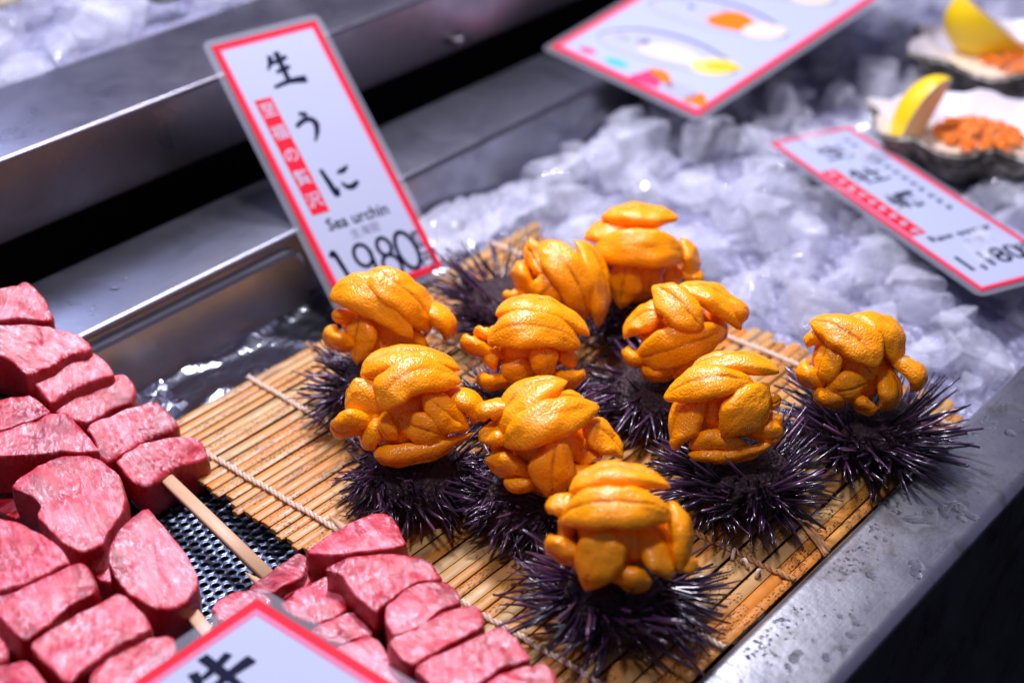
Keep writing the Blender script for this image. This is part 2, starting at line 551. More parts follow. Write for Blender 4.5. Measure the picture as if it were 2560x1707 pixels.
# ------------------------------------------------------------------ bamboo mat
mat_root = tag(empty("bamboo_mat", (-5, -8.5, -0.4)), "rectangular bamboo slat mat tied with pale cord under the urchins", "mat")
def slat_mesh(L, w, h, seed):
    rnd = random.Random(seed)
    prof = []
    for i in range(7):
        x = -1 + 2 * i / 6
        prof.append((x * w / 2, h - .09 * abs(x) ** 2.5))
    prof += [(w / 2 * .96, h * .35), (w * .3, 0), (-w * .3, 0), (-w / 2 * .96, h * .35)]
    n = len(prof)
    xs = [0, .06, .2, L * .25, L * .5, L * .75, L - .2, L - .06, L]
    V, F = [], []
    for k, x in enumerate(xs):
        sc = .80 if k in (0, len(xs) - 1) else (.95 if k in (1, len(xs) - 2) else 1)
        dy = .05 * math.sin(x * .21 + seed) 
        V += [(x, p[0] * sc + dy, h / 2 + (p[1] - h / 2) * sc) for p in prof]
    for k in range(len(xs) - 1):
        F += [(k * n + i, k * n + (i + 1) % n, (k + 1) * n + (i + 1) % n, (k + 1) * n + i) for i in range(n)]
    F += [tuple(range(n - 1, -1, -1)), tuple(range((len(xs) - 1) * n, len(xs) * n))]
    me = make_mesh("slat", V, [q[::-1] for q in F], M["bamboo"])
    me.set_sharp_from_angle(angle=math.radians(50))
    return me
slat_kinds = [(w, slat_mesh(34.7 + .3 * i, w, .36, i)) for i, w in enumerate((.56, .62, .68, .74, .80))]
rnd = random.Random(11)
y = 9.95
mc = Vector((-5, -8.5, -0.4))
rows = []
while y > -26.9:
    t = (9.95 - y) / 37
    w, me = rnd.choice(slat_kinds[:3] if y > 5 else slat_kinds[:4])
    xl = -23.3 + rnd.uniform(-.22, .22) - (.35 if y < 2 else 0)
    if y > 5: xl = -20.6 - (9.95 - y) * .55 + rnd.uniform(-.15, .15)
    yc = y - w / 2
    zc = -.40 + rnd.uniform(-.05, .06)
    o = link("slat", me, mat_root, Vector((xl, yc, zc)) - mc)
    o.rotation_euler = (math.radians(rnd.uniform(-4, 4)), math.radians(rnd.uniform(-.15, .15)), math.radians(rnd.uniform(-.35, .35)))
    rows.append(yc)
    y -= w + rnd.uniform(.05, .10)

def cord_thread(xf, y0, y1, mat, seed, tw=.74, r=.088):
    rnd = random.Random(seed)
    parts = []
    steps = int((y0 - y1) / tw * 8)
    for ph in (0, math.pi):
        pts = []
        for i in range(steps + 1):
            yy = y0 - (y0 - y1) * i / steps
            a = 2 * math.pi * (y0 - yy) / tw / 1.0 + ph
            pts.append(Vector((xf(yy) + .10 * math.cos(a) + .03 * math.sin(yy * 1.7 + seed), yy, .08 + .09 * math.sin(a) + .03 * math.sin(yy * 8.4))) - mc)
        parts.append(tube(pts, r, 6))
    v, f = merge(parts)
    return obj("cord", v, f, mat, mat_root)
cord_thread(lambda y: -21.3 + .012 * (y - 5), 6.6, -26.6, M["cord"], 1)
cord_thread(lambda y: -14.1 - (10 - y) * .055 if y > -10 else -15.2 - (-10 - y) * .03, 10.15, -26.9, M["cord"], 2)
cord_thread(lambda y: -9.0, 10.15, -26.9, M["cord_stained"], 3)
cord_thread(lambda y: -3.2 - .04 * (-9.7 - y), 10.15, -23.6, M["cord"], 4)
cord_thread(lambda y: 3.0, 10.15, -26.9, M["cord_stained"], 5)
cord_thread(lambda y: 9.5, 10.15, -26.9, M["cord"], 6, .74, .12)
# loose flattened end of one cord, running under the rail
parts = []
for k in range(5):
    pts = []
    for i in range(14):
        t = i / 13
        x = -3.9 - 2.2 * t ** 1.3 + (k - 2) * .11 + .05 * math.sin(t * 9 + k)
        yy = -23.2 - 4.0 * t
        pts.append(Vector((x, yy, .16 + .07 * math.sin(t * 6 + k * 2) + .12 * math.sin(t * 3.1))) - mc)
    parts.append(tube(pts, .10, 6))
v, f = merge(parts)
obj("loose_cord", v, f, M["cord_stained"], mat_root)
parts = []
for (cx_, cyy, ang, L) in ((-9.3, -23.3, .4, .8), (-9.6, -24.2, 1.2, .6), (-9.9, -25.2, .2, .45), (1.9, -26.3, .7, .5)):
    pts = [Vector((cx_ + L * (t - .5) * math.cos(ang), cyy + L * (t - .5) * math.sin(ang), .06 + .35 * math.sin(math.pi * t))) - mc for t in [i / 8 for i in range(9)]]
    parts.append(tube(pts, .11, 6))
for i, (v, f) in enumerate(parts): obj("knot", v, f, M["cord"], mat_root)

# ------------------------------------------------------------------ sea urchins and roe
BALLS = json.loads('''{"A":{"c":[-17.88,-21.45,6.1],"R":3.34,"shell":[-17.45,-21.5,2.0],"lobes":[[[[-1.22,1.94,2.07],[0.54,0.45,2.78],[1.8,-1.92,2.46]],2.11,4],[[[-2.19,1.71,1.1],[-1.19,-0.84,2.53],[1.11,-2.6,1.41]],1.94,5],[[[-2.14,2.31,1.12],[-1.6,1.91,1.41],[-0.24,0.32,1.02]],1.38,3],[[[-1.59,-0.78,1.51],[-2.2,-0.74,0.2],[-2.97,-0.5,-1.63]],2.25,3.2],[[[0.24,-0.73,1.15],[0.05,-2.7,-0.19],[-0.34,-3.4,-1.09]],2.37,3.2],[[[1.54,-1.94,1.8],[1.2,-3.05,0.68],[0.15,-3.74,-0.83]],1.54,2.6],[[[-1.64,-0.06,-0.94],[-1.22,-1.91,-1.21],[-0.65,-2.75,-1.25]],1.94,2],[[[-2.49,2.01,0.31],[-2.56,1.25,-0.27],[-1.51,-0.32,-0.99]],1.97,2],[[[0.27,-1.54,-0.17],[0.7,-3.62,-0.54],[0.87,-4.15,-0.69]],0.8,1],[[[-0.02,-0.71,0.82],[-0.4,-1.52,0.36],[-0.69,-1.69,-0.8]],1.46,1.2]]},"B":{"c":[-13.88,-14.14,6.1],"R":3.65,"shell":[-14.04,-13.13,2.0],"lobes":[[[[-2.33,1.41,0.99],[-1.1,0.88,2.53],[1.07,-0.36,3.2]],2.5,4],[[[-3.09,0.46,0.81],[-1.84,-1.09,2.42],[1.42,-2.16,2.25]],2.12,5],[[[0.19,-2.06,1.84],[0.9,-2.75,0.76],[1.06,-4.08,-0.04]],2.0,3.6],[[[-1.64,-1.4,1.73],[-2.02,-1.88,0.14],[-2.2,-1.9,-1.88]],2.19,3.6],[[[-3.36,1.64,-0.31],[-2.62,0.54,-0.58],[-2.03,-0.83,-1.16]],1.95,2.4],[[[-3.07,2.16,0.42],[-2.28,1.64,0.82],[-0.73,0.49,0.6]],1.71,2.6],[[[-2.41,2.38,1.32],[-1.94,2.29,1.85],[-0.2,0.83,1.56]],1.76,2.6],[[[-0.74,-0.96,-0.75],[-0.5,-2.37,-0.92],[0.36,-2.82,-0.42]],1.67,1.8],[[[-0.48,-0.67,0.77],[0.38,-2.27,0.01],[0.52,-2.91,-0.4]],1.51,1.4],[[[-2.89,0.57,-1.14],[-2.62,-0.24,-1.47],[-0.87,-0.97,-0.95]],1.23,1.4]]},"C":{"c":[-16.56,-6.18,6.1],"R":3.51,"shell":[-16.7,-6.78,2.0],"lobes":[[[[-1.7,1.6,2.12],[0.44,0.1,2.78],[2.09,-2.21,2.26]],2.27,4],[[[-2.63,-0.79,1.41],[-0.95,-1.19,2.69],[1.77,-2.57,1.76]],2.08,5],[[[-2.55,1.94,1.31],[-2.05,1.24,1.12],[-0.95,-0.77,0.78]],2.07,3.2],[[[-3.55,1.84,0.01],[-3.13,1.29,-0.12],[-1.08,-0.08,-0.32]],2.0,2.2],[[[-0.68,-1.98,1.8],[0.24,-2.67,0.66],[1.02,-3.76,-0.47]],1.78,4],[[[1.01,-1.25,0.82],[1.77,-3.12,0.62],[1.38,-3.58,-0.35]],2.09,2.6],[[[-1.48,-0.57,0.48],[-0.89,-2.26,-0.04],[0.33,-2.8,-0.7]],1.85,3],[[[-1.36,0.08,0.46],[-2.19,-0.58,0.17],[-1.66,-1.13,-0.73]],1.04,2.6],[[[-2.59,-0.25,-1.23],[-1.61,-1.6,-1.6],[1.31,-3.91,-0.71]],1.91,2.2],[[[-1.14,0.78,0.45],[-2.45,0.27,-0.71],[-2.53,-0.18,-1.32]],1.7,1.6]]},"D":{"c":[-5.44,-19.61,6.1],"R":3.08,"shell":[-5.19,-20.89,2.0],"lobes":[[[[-1.1,1.76,1.83],[0.5,0.07,2.59],[1.63,-2.31,2.38]],1.82,4],[[[-2.44,2.3,0.83],[-1.46,0.21,2.22],[0.3,-1.55,2.14]],1.89,5],[[[-1.49,0.14,1.53],[-2.14,1.05,-0.24],[-3.23,0.88,-1.62]],2.22,3.4],[[[1.1,-2.09,1.82],[-0.89,-1.98,1.02],[-1.99,-1.3,-0.33]],2.41,4.2],[[[-2.63,0.4,-1.5],[-1.72,-0.52,-1.12],[-0.83,-2.15,-1.17]],1.91,2.6],[[[-2.76,0.37,-1.8],[-1.52,-1.54,-1.72],[-0.02,-3.21,-0.98]],1.18,2],[[[-0.6,-0.58,-0.47],[0.07,-2.82,-0.53],[0.31,-3.36,-0.64]],1.48,2.4],[[[0.09,-1.0,0.04],[0.48,-2.62,-0.02],[0.68,-3.14,-0.17]],0.8,1.8],[[[0.3,-0.96,0.35],[0.96,-2.28,0.86],[1.3,-2.64,1.01]],0.8,1.8],[[[-0.52,0.04,0.95],[-1.27,0.03,0.64],[-1.3,0.03,-0.59]],1.34,1.4]]},"E":{"c":[-7.4,-7.33,6.1],"R":3.23,"shell":[-7.18,-7.23,2.0],"lobes":[[[[-1.19,1.46,2.12],[0.6,-0.38,2.46],[1.71,-3.22,1.12]],2.12,4],[[[-2.46,0.91,1.01],[-1.18,-1.16,2.27],[0.99,-3.13,0.5]],2.05,5],[[[-0.86,-1.83,1.32],[-1.09,-2.11,0.4],[-0.69,-2.15,-1.02]],1.63,3.8],[[[-2.0,0.21,-0.61],[-1.94,-0.79,-0.5],[-0.5,-1.35,-0.28]],1.7,3],[[[-0.94,0.69,0.47],[-2.1,0.9,0.06],[-2.31,0.45,-0.77]],1.45,2.8],[[[-2.47,2.38,1.0],[-2.52,1.9,0.48],[-1.25,0.27,-0.43]],1.74,2.2],[[[-1.81,1.89,1.38],[-1.89,1.61,1.08],[-1.07,0.64,0.26]],1.27,2.8],[[[-2.67,1.02,-0.76],[-2.73,0.45,-1.32],[-1.03,-0.8,-1.21]],1.92,2],[[[-0.35,-1.25,-0.81],[0.19,-3.0,-1.11],[0.94,-3.43,-0.63]],1.88,2.2],[[[0.45,-0.97,0.33],[0.67,-2.36,-0.12],[0.46,-2.69,-0.77]],1.48,1.5]]},"F":{"c":[-0.46,-13.46,6.1],"R":3.27,"shell":[-1.58,-12.61,2.0],"lobes":[[[[-0.82,1.73,2.94],[-1.3,-0.56,2.48],[-1.17,-2.04,1.61]],2.12,5],[[[0.05,0.63,2.89],[0.96,-1.43,2.32],[1.11,-3.3,0.96]],2.5,4.2],[[[-1.35,0.32,1.86],[-1.72,1.64,1.07],[-2.86,2.16,0.06]],2.11,3.4],[[[-2.84,1.31,-0.71],[-1.96,-1.15,0.48],[0.73,-2.49,0.82]],2.31,3.4],[[[-2.58,0.94,-1.17],[-2.4,0.01,-1.66],[-0.84,-1.09,-1.24]],1.66,2],[[[-1.87,-0.72,-1.65],[-1.45,-1.18,-1.41],[-0.12,-1.33,-0.45]],1.53,2.2],[[[-0.67,0.08,0.31],[-1.6,0.86,0.22],[-2.01,1.48,-0.11]],1.15,1.4],[[[0.84,-0.37,1.94],[1.53,-2.43,1.98],[1.28,-2.92,1.08]],1.66,3],[[[-2.58,1.9,-0.37],[-2.76,1.44,-0.96],[-1.44,0.01,-1.14]],1.66,1.6]]},"G":{"c":[3.26,-23.13,6.1],"R":3.11,"shell":[3.84,-24.07,2.0],"lobes":[[[[-1.39,2.72,2.26],[-1.22,0.26,2.39],[-1.59,-1.81,1.21]],2.16,5],[[[-0.19,1.16,2.61],[0.62,-0.97,2.31],[-0.12,-2.28,0.83]],2.5,4.2],[[[-0.98,0.84,1.82],[-1.88,0.93,0.77],[-2.21,1.09,-0.6]],1.85,3.6],[[[-2.05,0.47,-1.06],[-1.97,-0.36,-0.34],[-0.58,-1.27,0.02]],1.71,3],[[[0.54,-0.92,1.03],[0.53,-3.15,0.34],[0.03,-3.23,-0.54]],1.71,2.6],[[[0.18,-0.84,0.69],[-0.43,-2.31,-0.69],[-1.15,-2.02,-1.6]],2.18,2.2],[[[-2.16,1.33,-0.85],[-2.17,0.41,-1.42],[-0.64,-1.02,-0.87]],1.8,2],[[[-1.66,2.52,0.86],[-1.06,2.12,1.51],[-0.2,0.83,1.14]],1.33,2.4],[[[-1.92,2.41,0.32],[-2.26,1.85,-0.53],[-1.32,0.58,-0.73]],1.76,2],[[[-0.71,-0.3,0.68],[-0.94,-1.02,0.49],[-0.33,-1.39,-0.28]],1.21,1.4],[[[-0.95,-0.13,-0.76],[-1.42,-1.16,-1.52],[-1.1,-2.06,-1.68]],1.55,1.6]]},"H":{"c":[-10.26,0.98,6.1],"R":3.33,"shell":[-11.43,0.93,2.0],"lobes":[[[[-2.85,2.03,1.71],[-1.8,-0.16,2.28],[-0.97,-2.75,0.09]],2.17,5],[[[-0.68,1.08,2.89],[-0.36,-1.19,2.41],[0.54,-2.72,-0.23]],2.39,4.4],[[[0.62,-0.51,1.15],[1.45,-2.83,0.41],[1.06,-3.37,-0.74]],2.19,3],[[[-2.04,0.13,1.35],[-2.45,0.02,-0.14],[-3.11,-0.23,-1.72]],2.16,3.6],[[[-2.89,1.58,0.29],[-3.27,1.26,-0.4],[-1.81,-0.05,-1.12]],1.94,2.6],[[[-2.78,1.95,0.89],[-2.36,1.37,0.72],[-0.96,0.37,0.26]],0.92,2.6],[[[-0.76,-0.72,0.49],[-1.57,-0.85,-1.17],[-1.99,-0.74,-1.59]],1.52,2.2],[[[-1.09,-0.29,0.08],[-0.15,-1.94,-0.93],[0.48,-2.77,-1.15]],2.13,1.6]]},"I":{"c":[-0.35,-3.94,6.1],"R":3.1,"shell":[1.44,3.47,2.0],"lobes":[[[[-0.46,0.84,2.7],[-1.07,-1.79,1.68],[-0.61,-2.84,-1.46]],2.25,5],[[[0.83,-0.61,2.77],[0.86,-2.3,0.94],[-0.32,-3.52,-1.85]],2.5,4.4],[[[-0.38,-0.92,1.29],[-1.84,-0.86,0.48],[-1.81,0.05,-0.76]],2.12,3.2],[[[-1.54,1.76,1.52],[-1.88,1.31,0.62],[-1.42,0.16,-0.83]],1.96,3],[[[-0.71,1.55,2.86],[-0.94,0.9,1.88],[-1.72,-0.53,1.41]],1.16,3.8],[[[-1.13,1.58,1.96],[-1.05,1.2,1.72],[-0.47,0.36,0.72]],0.8,3.2],[[[-2.58,1.87,-0.15],[-2.49,1.38,-0.51],[-1.18,0.38,-0.46]],1.42,1.5]]},"J":{"c":[5.49,-6.0,6.1],"R":3.47,"shell":[6.12,-5.87,2.0],"lobes":[[[[-1.44,2.06,2.74],[0.02,0.22,2.92],[1.4,-1.94,2.88]],2.5,4.4],[[[-2.53,2.54,1.49],[-1.34,1.43,1.99],[-0.36,-0.17,2.69]],2.39,4],[[[-2.58,1.8,0.84],[-2.0,-1.29,1.91],[0.81,-2.91,1.06]],2.23,5],[[[-2.25,-0.75,0.87],[-2.39,-0.69,-0.42],[-2.77,-0.62,-2.37]],2.17,3.4],[[[-0.12,-2.43,0.66],[-0.05,-2.68,-0.51],[-0.3,-3.12,-1.28]],1.4,3.4],[[[1.21,-2.31,1.71],[0.99,-3.21,0.47],[0.46,-3.78,-0.85]],1.73,3],[[[-0.42,-0.97,0.84],[-1.14,-1.57,-0.44],[-1.19,-1.4,-1.53]],1.78,1.8],[[[0.5,-1.78,-0.1],[0.95,-3.69,-0.53],[0.9,-3.9,-0.86]],1.2,1.2]]}}''')
BALLS["I"]["shell"] = [0.9, 0.9, 2.0]
VIEW = Vector((-0.62, -0.52, 0.59))

URCHIN_LABELS = dict(
    A="spiny purple urchin at the front, nearest the steel rail's lower end",
    B="urchin with short broken spines half hidden behind the frontmost roe mound",
    C="urchin with blunt cropped spines at the left, on the cord of the mat",
    D="wide spiny urchin beside the rail, second from the front",
    E="urchin in the middle of the cluster, mostly hidden by roe",
    F="urchin right of the middle with long spines splayed over the mat",
    G="spiny urchin at the far right, standing alone beside the rail",
    H="urchin at the back left in front of the tall sea urchin sign",
    I="urchin at the back whose long dark spines point up beside the sign",
    J="urchin at the very back, hidden under the rearmost roe mound")
ROE_LABELS = dict(
    A="frontmost mound of orange roe with two broad lobes across its top",
    B="roe mound just behind the front one, with a lobe hanging down its face",
    C="roe mound at the left with lobes sticking out of its left side",
    D="roe mound nearest the rail, second from the front",
    E="roe mound in the middle of the cluster with two lobes arched over it",
    F="roe mound right of the middle with three lobes fanned on top",
    G="roe mound standing alone at the far right",
    H="roe mound covering the foot of the tall sea urchin sign",
    I="roe mound at the back with long lobes falling to the right",
    J="rearmost and highest roe mound, in front of the ice")

def build_shell(root, seed, R=3.05, H=3.3):
    rnd = random.Random(seed)
    NU, NV = 28, 12
    V, F = [], []
    for j in range(NV + 1):
        t = j / NV
        a = math.radians(-62 + 128 * t)
        for i in range(NU):
            th = 2 * math.pi * i / NU
            r = R * math.cos(a) ** .75
            p = Vector((r * math.cos(th), r * math.sin(th), H / 2 + H / 2 * math.sin(a) / math.sin(math.radians(66))))
            p += p.normalized() * .12 * noise.noise(p * 1.4 + Vector((seed, 0, 0)))
            p.z = max(p.z, .02)
            V.append(p)
    for j in range(NV):
        for i in range(NU):
            F.append((j * NU + i, j * NU + (i + 1) % NU, (j + 1) * NU + (i + 1) % NU, (j + 1) * NU + i))
    F.append(tuple(range(NU - 1, -1, -1)))
    k = len(V); V.append(Vector((0, 0, H - .8)))
    for i in range(NU): F.append((NV * NU + i, NV * NU + (i + 1) % NU, k))
    return obj("shell", V, F, M["shell"], root)

def build_spines(root, seed, n, L, messy, droop, R=3.0, H=3.3):
    rnd = random.Random(seed * 7 + 1)
    V, F, tone = [], [], []
    clumps = [(rnd.uniform(0, 6.283), rnd.uniform(-.4, .5), rnd.uniform(-.65, .65), rnd.uniform(-.6, .5)) for _ in range(20)]
    for q in range(n):
        th = rnd.uniform(0, 2 * math.pi)
        el = math.radians(rnd.triangular(-50, 64, 16))
        r = R * math.cos(el) ** .75
        p = Vector((r * math.cos(th), r * math.sin(th), H / 2 + H / 2 * math.sin(el)))
        nrm = Vector((math.cos(th) * math.cos(el), math.sin(th) * math.cos(el), math.sin(el) * .8 + .12))
        best = min(clumps, key=lambda c: ((th - c[0] + math.pi) % (2 * math.pi) - math.pi) ** 2 + (el - c[1]) ** 2)
        tang = Vector((-math.sin(th), math.cos(th), 0))
        d = nrm + tang * (best[2] + rnd.gauss(0, messy)) + Vector((0, 0, best[3] * .6 - droop + rnd.gauss(0, messy * .8)))
        d.normalize()
        short = rnd.random() < .34
        ln = (rnd.uniform(.5, 1.2) if short else rnd.triangular(1.3, L, L * .8))
        b = p - d * .25
        tip = b + d * (ln + .25)
        if tip.z < .1:
            tip.z = rnd.uniform(.06, .35)
        if b.z < .1: b.z = .1
        rb = rnd.uniform(.068, .122) * (.8 if short else 1)
        rtip = rb * (rnd.uniform(.15, .4) if rnd.random() < .7 else .7)
        d = (tip - b).normalized()
        bow = Vector((rnd.gauss(0, .05), rnd.gauss(0, .05), -.06))
        a = d.cross(Vector((0.3, 0.2, 1))).normalized(); c = d.cross(a)
        k = len(V)
        tn = min(1, max(0, rnd.gauss(.30, .30)))
        for s, rr in ((0, rb * .9), (.45, rb), (1, rtip)):
            m = b.lerp(tip, s) + bow * math.sin(math.pi * s)
            for i in range(5):
                an = 2 * math.pi * i / 5
                V.append(m + (a * math.cos(an) + c * math.sin(an)) * rr)
                tone.append(min(1, tn + (.12 if s < .2 else 0)))
        for s in range(2):
            for i in range(5):
                F.append((k + s * 5 + i, k + s * 5 + (i + 1) % 5, k + s * 5 + 5 + (i + 1) % 5, k + s * 5 + 5 + i))
        F.append(tuple(k + 10 + i for i in range(5)))
    me = make_mesh("spines", V, F, M["spine"])
    at = me.attributes.new("tone", 'FLOAT', 'POINT')
    at.data.foreach_set("value", tone)
    o = link("spines", me, root)
    o["kind"] = "stuff"
    return o

SP = dict(A=(380, 3.7, .13, .10), B=(340, 1.7, .34, .25), C=(330, 2.5, .42, .45), D=(430, 3.2, .13, .05), E=(300, 2.4, .34, .1),
          F=(310, 3.5, .17, .25), G=(400, 3.9, .14, .02), H=(300, 2.9, .3, .1), I=(290, 4.4, .15, -.2), J=(260, 3.0, .25, .0))
for i, (key, b) in enumerate(BALLS.items()):
    sx, sy, _ = b["shell"]
    root = tag(empty("sea_urchin", (sx, sy, 0)), URCHIN_LABELS[key], "sea urchin", "sea urchins on the bamboo mat")
    build_shell(root, 10 + i)
    build_spines(root, 10 + i, *SP[key])

def smoothstep(x):
    x = max(0, min(1, x)); return x * x * (3 - 2 * x)

def build_lobe(p0, p1, p2, w, seed, base, groove=1.0, layer=3):
    rnd = random.Random(seed)
    p0, p1, p2 = Vector(p0), Vector(p1), Vector(p2)
    ctrl = p1 * 2 - (p0 + p2) * .5
    XT = [-.985, -.93, -.84, -.70, -.54, -.38, -.25, -.15, -.07, 0, .07, .15, .25, .38, .54, .70, .84, .93, .985]
    XB = [1.0, .9, .62, .22, -.22, -.62, -.9, -1.0]
    NU, NV = 26, len(XT) + len(XB)
    V, F, vein = [], [], []
    e0, e1 = rnd.choice((.62, .72, .95)), rnd.choice((.62, .75, 1.0))
    l0, l1 = rnd.uniform(.34, .5), rnd.uniform(.34, .5)
    th_up = min(.64, .28 + .15 * w) * rnd.uniform(.92, 1.08)
    th_dn = th_up * .85
    off = rnd.uniform(-.10, .10)
    asp = w / max(.1, (p1 - p0).length + (p2 - p1).length)
    e0, e1 = max(e0, .5 + .55 * asp), max(e1, .5 + .55 * asp)
    if asp > .5: l0, l1 = .5, .5
    pex = .60 + .25 * smoothstep((asp - .45) / .25)
    gd = (rnd.uniform(.07, .17) if rnd.random() < .8 else .03) * groove
    sd = Vector((seed * 1.7, seed * .3, 0))
    for i in range(NU + 1):
        u = i / NU
        s = .5 - .5 * math.cos(math.pi * (0.03 + .94 * u))
        s = (s - .0022) / (1 - .0044); s = max(0.0, min(1.0, s))
        p = p0 * (1 - s) ** 2 + ctrl * 2 * s * (1 - s) + p2 * s * s
        t = ((ctrl - p0) * (1 - s) + (p2 - ctrl) * s).normalized()
        n = p.normalized()
        n = (n - t * n.dot(t)).normalized()
        bb = t.cross(n)
        pa = max(0.0, 1 - (1 - min(s / l0, 1)) ** 2.2) ** e0
        pb = max(0.0, 1 - (1 - min((1 - s) / l1, 1)) ** 2.2) ** e1
        pr = max(.02, pa * pb)
        wid = w * .51 * pr * (1 + .16 * noise.noise(Vector((s * 3.2, 0, 0)) + sd))
        tz = pr ** .85
        lat = .12 * w * noise.noise(Vector((s * 1.8, 5, 0)) + sd)
        for j in range(NV):
            if j < len(XT):
                x = -XT[j]; sh = off * (1 - x * x); x += sh
                zz = math.sqrt(max(0, 1 - x * x))
            else:
                x = -XB[j - len(XT)]; zz = -math.sqrt(max(0, 1 - x * x)) - 1e-4
            g = (.72 * math.exp(-((x - off) / .085) ** 2) + .38 * math.exp(-((x - off) / .30) ** 2)) if zz > 0 else 0
            endf = smoothstep(s / .14) * smoothstep((1 - s) / .14)
            prof = abs(zz) ** pex
            h = th_up * prof * (1 - gd * g * endf) if zz >= 0 else -th_dn * prof
            pos = p + bb * (wid * x + lat) + n * (h * tz)
            q = pos + sd
            dn = .13 * noise.noise(q * 1.0) + .085 * noise.noise(q * 2.1) + .035 * noise.noise(q * 5.0)
            # outward swell
            odir = (bb * x * .6 + n * zz)
            if odir.length > 1e-5: odir.normalize()
            pos = pos + odir * dn * min(1, pr * 1.6)
            V.append(pos + base)
            vein.append((math.exp(-((x - off) / .08) ** 2) if zz > 0 else 0) * endf * (1 if gd > .04 else .4))
    for i in range(NU):
        for j in range(NV):
            F.append((i * NV + j, i * NV + (j + 1) % NV, (i + 1) * NV + (j + 1) % NV, (i + 1) * NV + j))
    F.append(tuple(range(NV - 1, -1, -1)))
    F.append(tuple(range(NU * NV, (NU + 1) * NV)))
    me = make_mesh("roe_lobe", V, F, M["roe"])
    at = me.attributes.new("vein", 'FLOAT', 'POINT')
    at.data.foreach_set("value", vein)
    return me

def build_core(R, seed):
    NU, NV = 24, 14
    V, F = [], []
    for j in range(NV + 1):
        a = math.pi * (j / NV - .5)
        for i in range(NU):
            th = 2 * math.pi * i / NU
            p = Vector((math.cos(a) * math.cos(th), math.cos(a) * math.sin(th), math.sin(a) * .95)) * R
            p *= 1 + .10 * noise.noise(p * .9 + Vector((seed, 0, 0)))
            V.append(p)
    for j in range(NV):
        for i in range(NU):
            F.append((j * NU + i, j * NU + (i + 1) % NU, (j + 1) * NU + (i + 1) % NU, (j + 1) * NU + i))
    return V, F

for bi, (key, b) in enumerate(BALLS.items()):
    c = Vector(b["c"]); R = b["R"]
    zb = 2.9
    root = tag(empty("roe_mound", (c.x, c.y, zb)), ROE_LABELS[key], "sea urchin roe", "mounds of orange roe on the urchins")
    base = Vector((0, 0, c.z - zb))
    V, F = build_core(R - 1.6, bi)
    obj("roe_core", [Vector((v.x * 1.1, v.y * 1.1, v.z * (1.75 if v.z < 0 else 1.0))) + base for v in V], F, M["roe"], root)
    for li, (pts, w, lay) in enumerate(b["lobes"]):
        me = build_lobe(pts[0], pts[1], pts[2], max(w * 1.05, .85), bi * 31 + li * 3 + 1, base, 1.0, lay)
        link("roe_lobe", me, root)
    # lobes on the side away from the camera
    rnd = random.Random(90 + bi)
    for k in range(6):
        az = math.atan2(-VIEW.y, -VIEW.x) + math.radians(-75 + 30 * k + rnd.uniform(-8, 8))
        el0 = math.radians(rnd.uniform(15, 45)); r = R - 1.0
        def sp(el, aa): return Vector((math.cos(el) * math.cos(aa), math.cos(el) * math.sin(aa), math.sin(el))) * r
        me = build_lobe(sp(el0, az), sp(el0 - .55, az + .1), sp(el0 - 1.15, az + rnd.uniform(-.3, .3)), rnd.uniform(1.7, 2.2), bi * 17 + k + 500, base)
        link("roe_lobe", me, root)

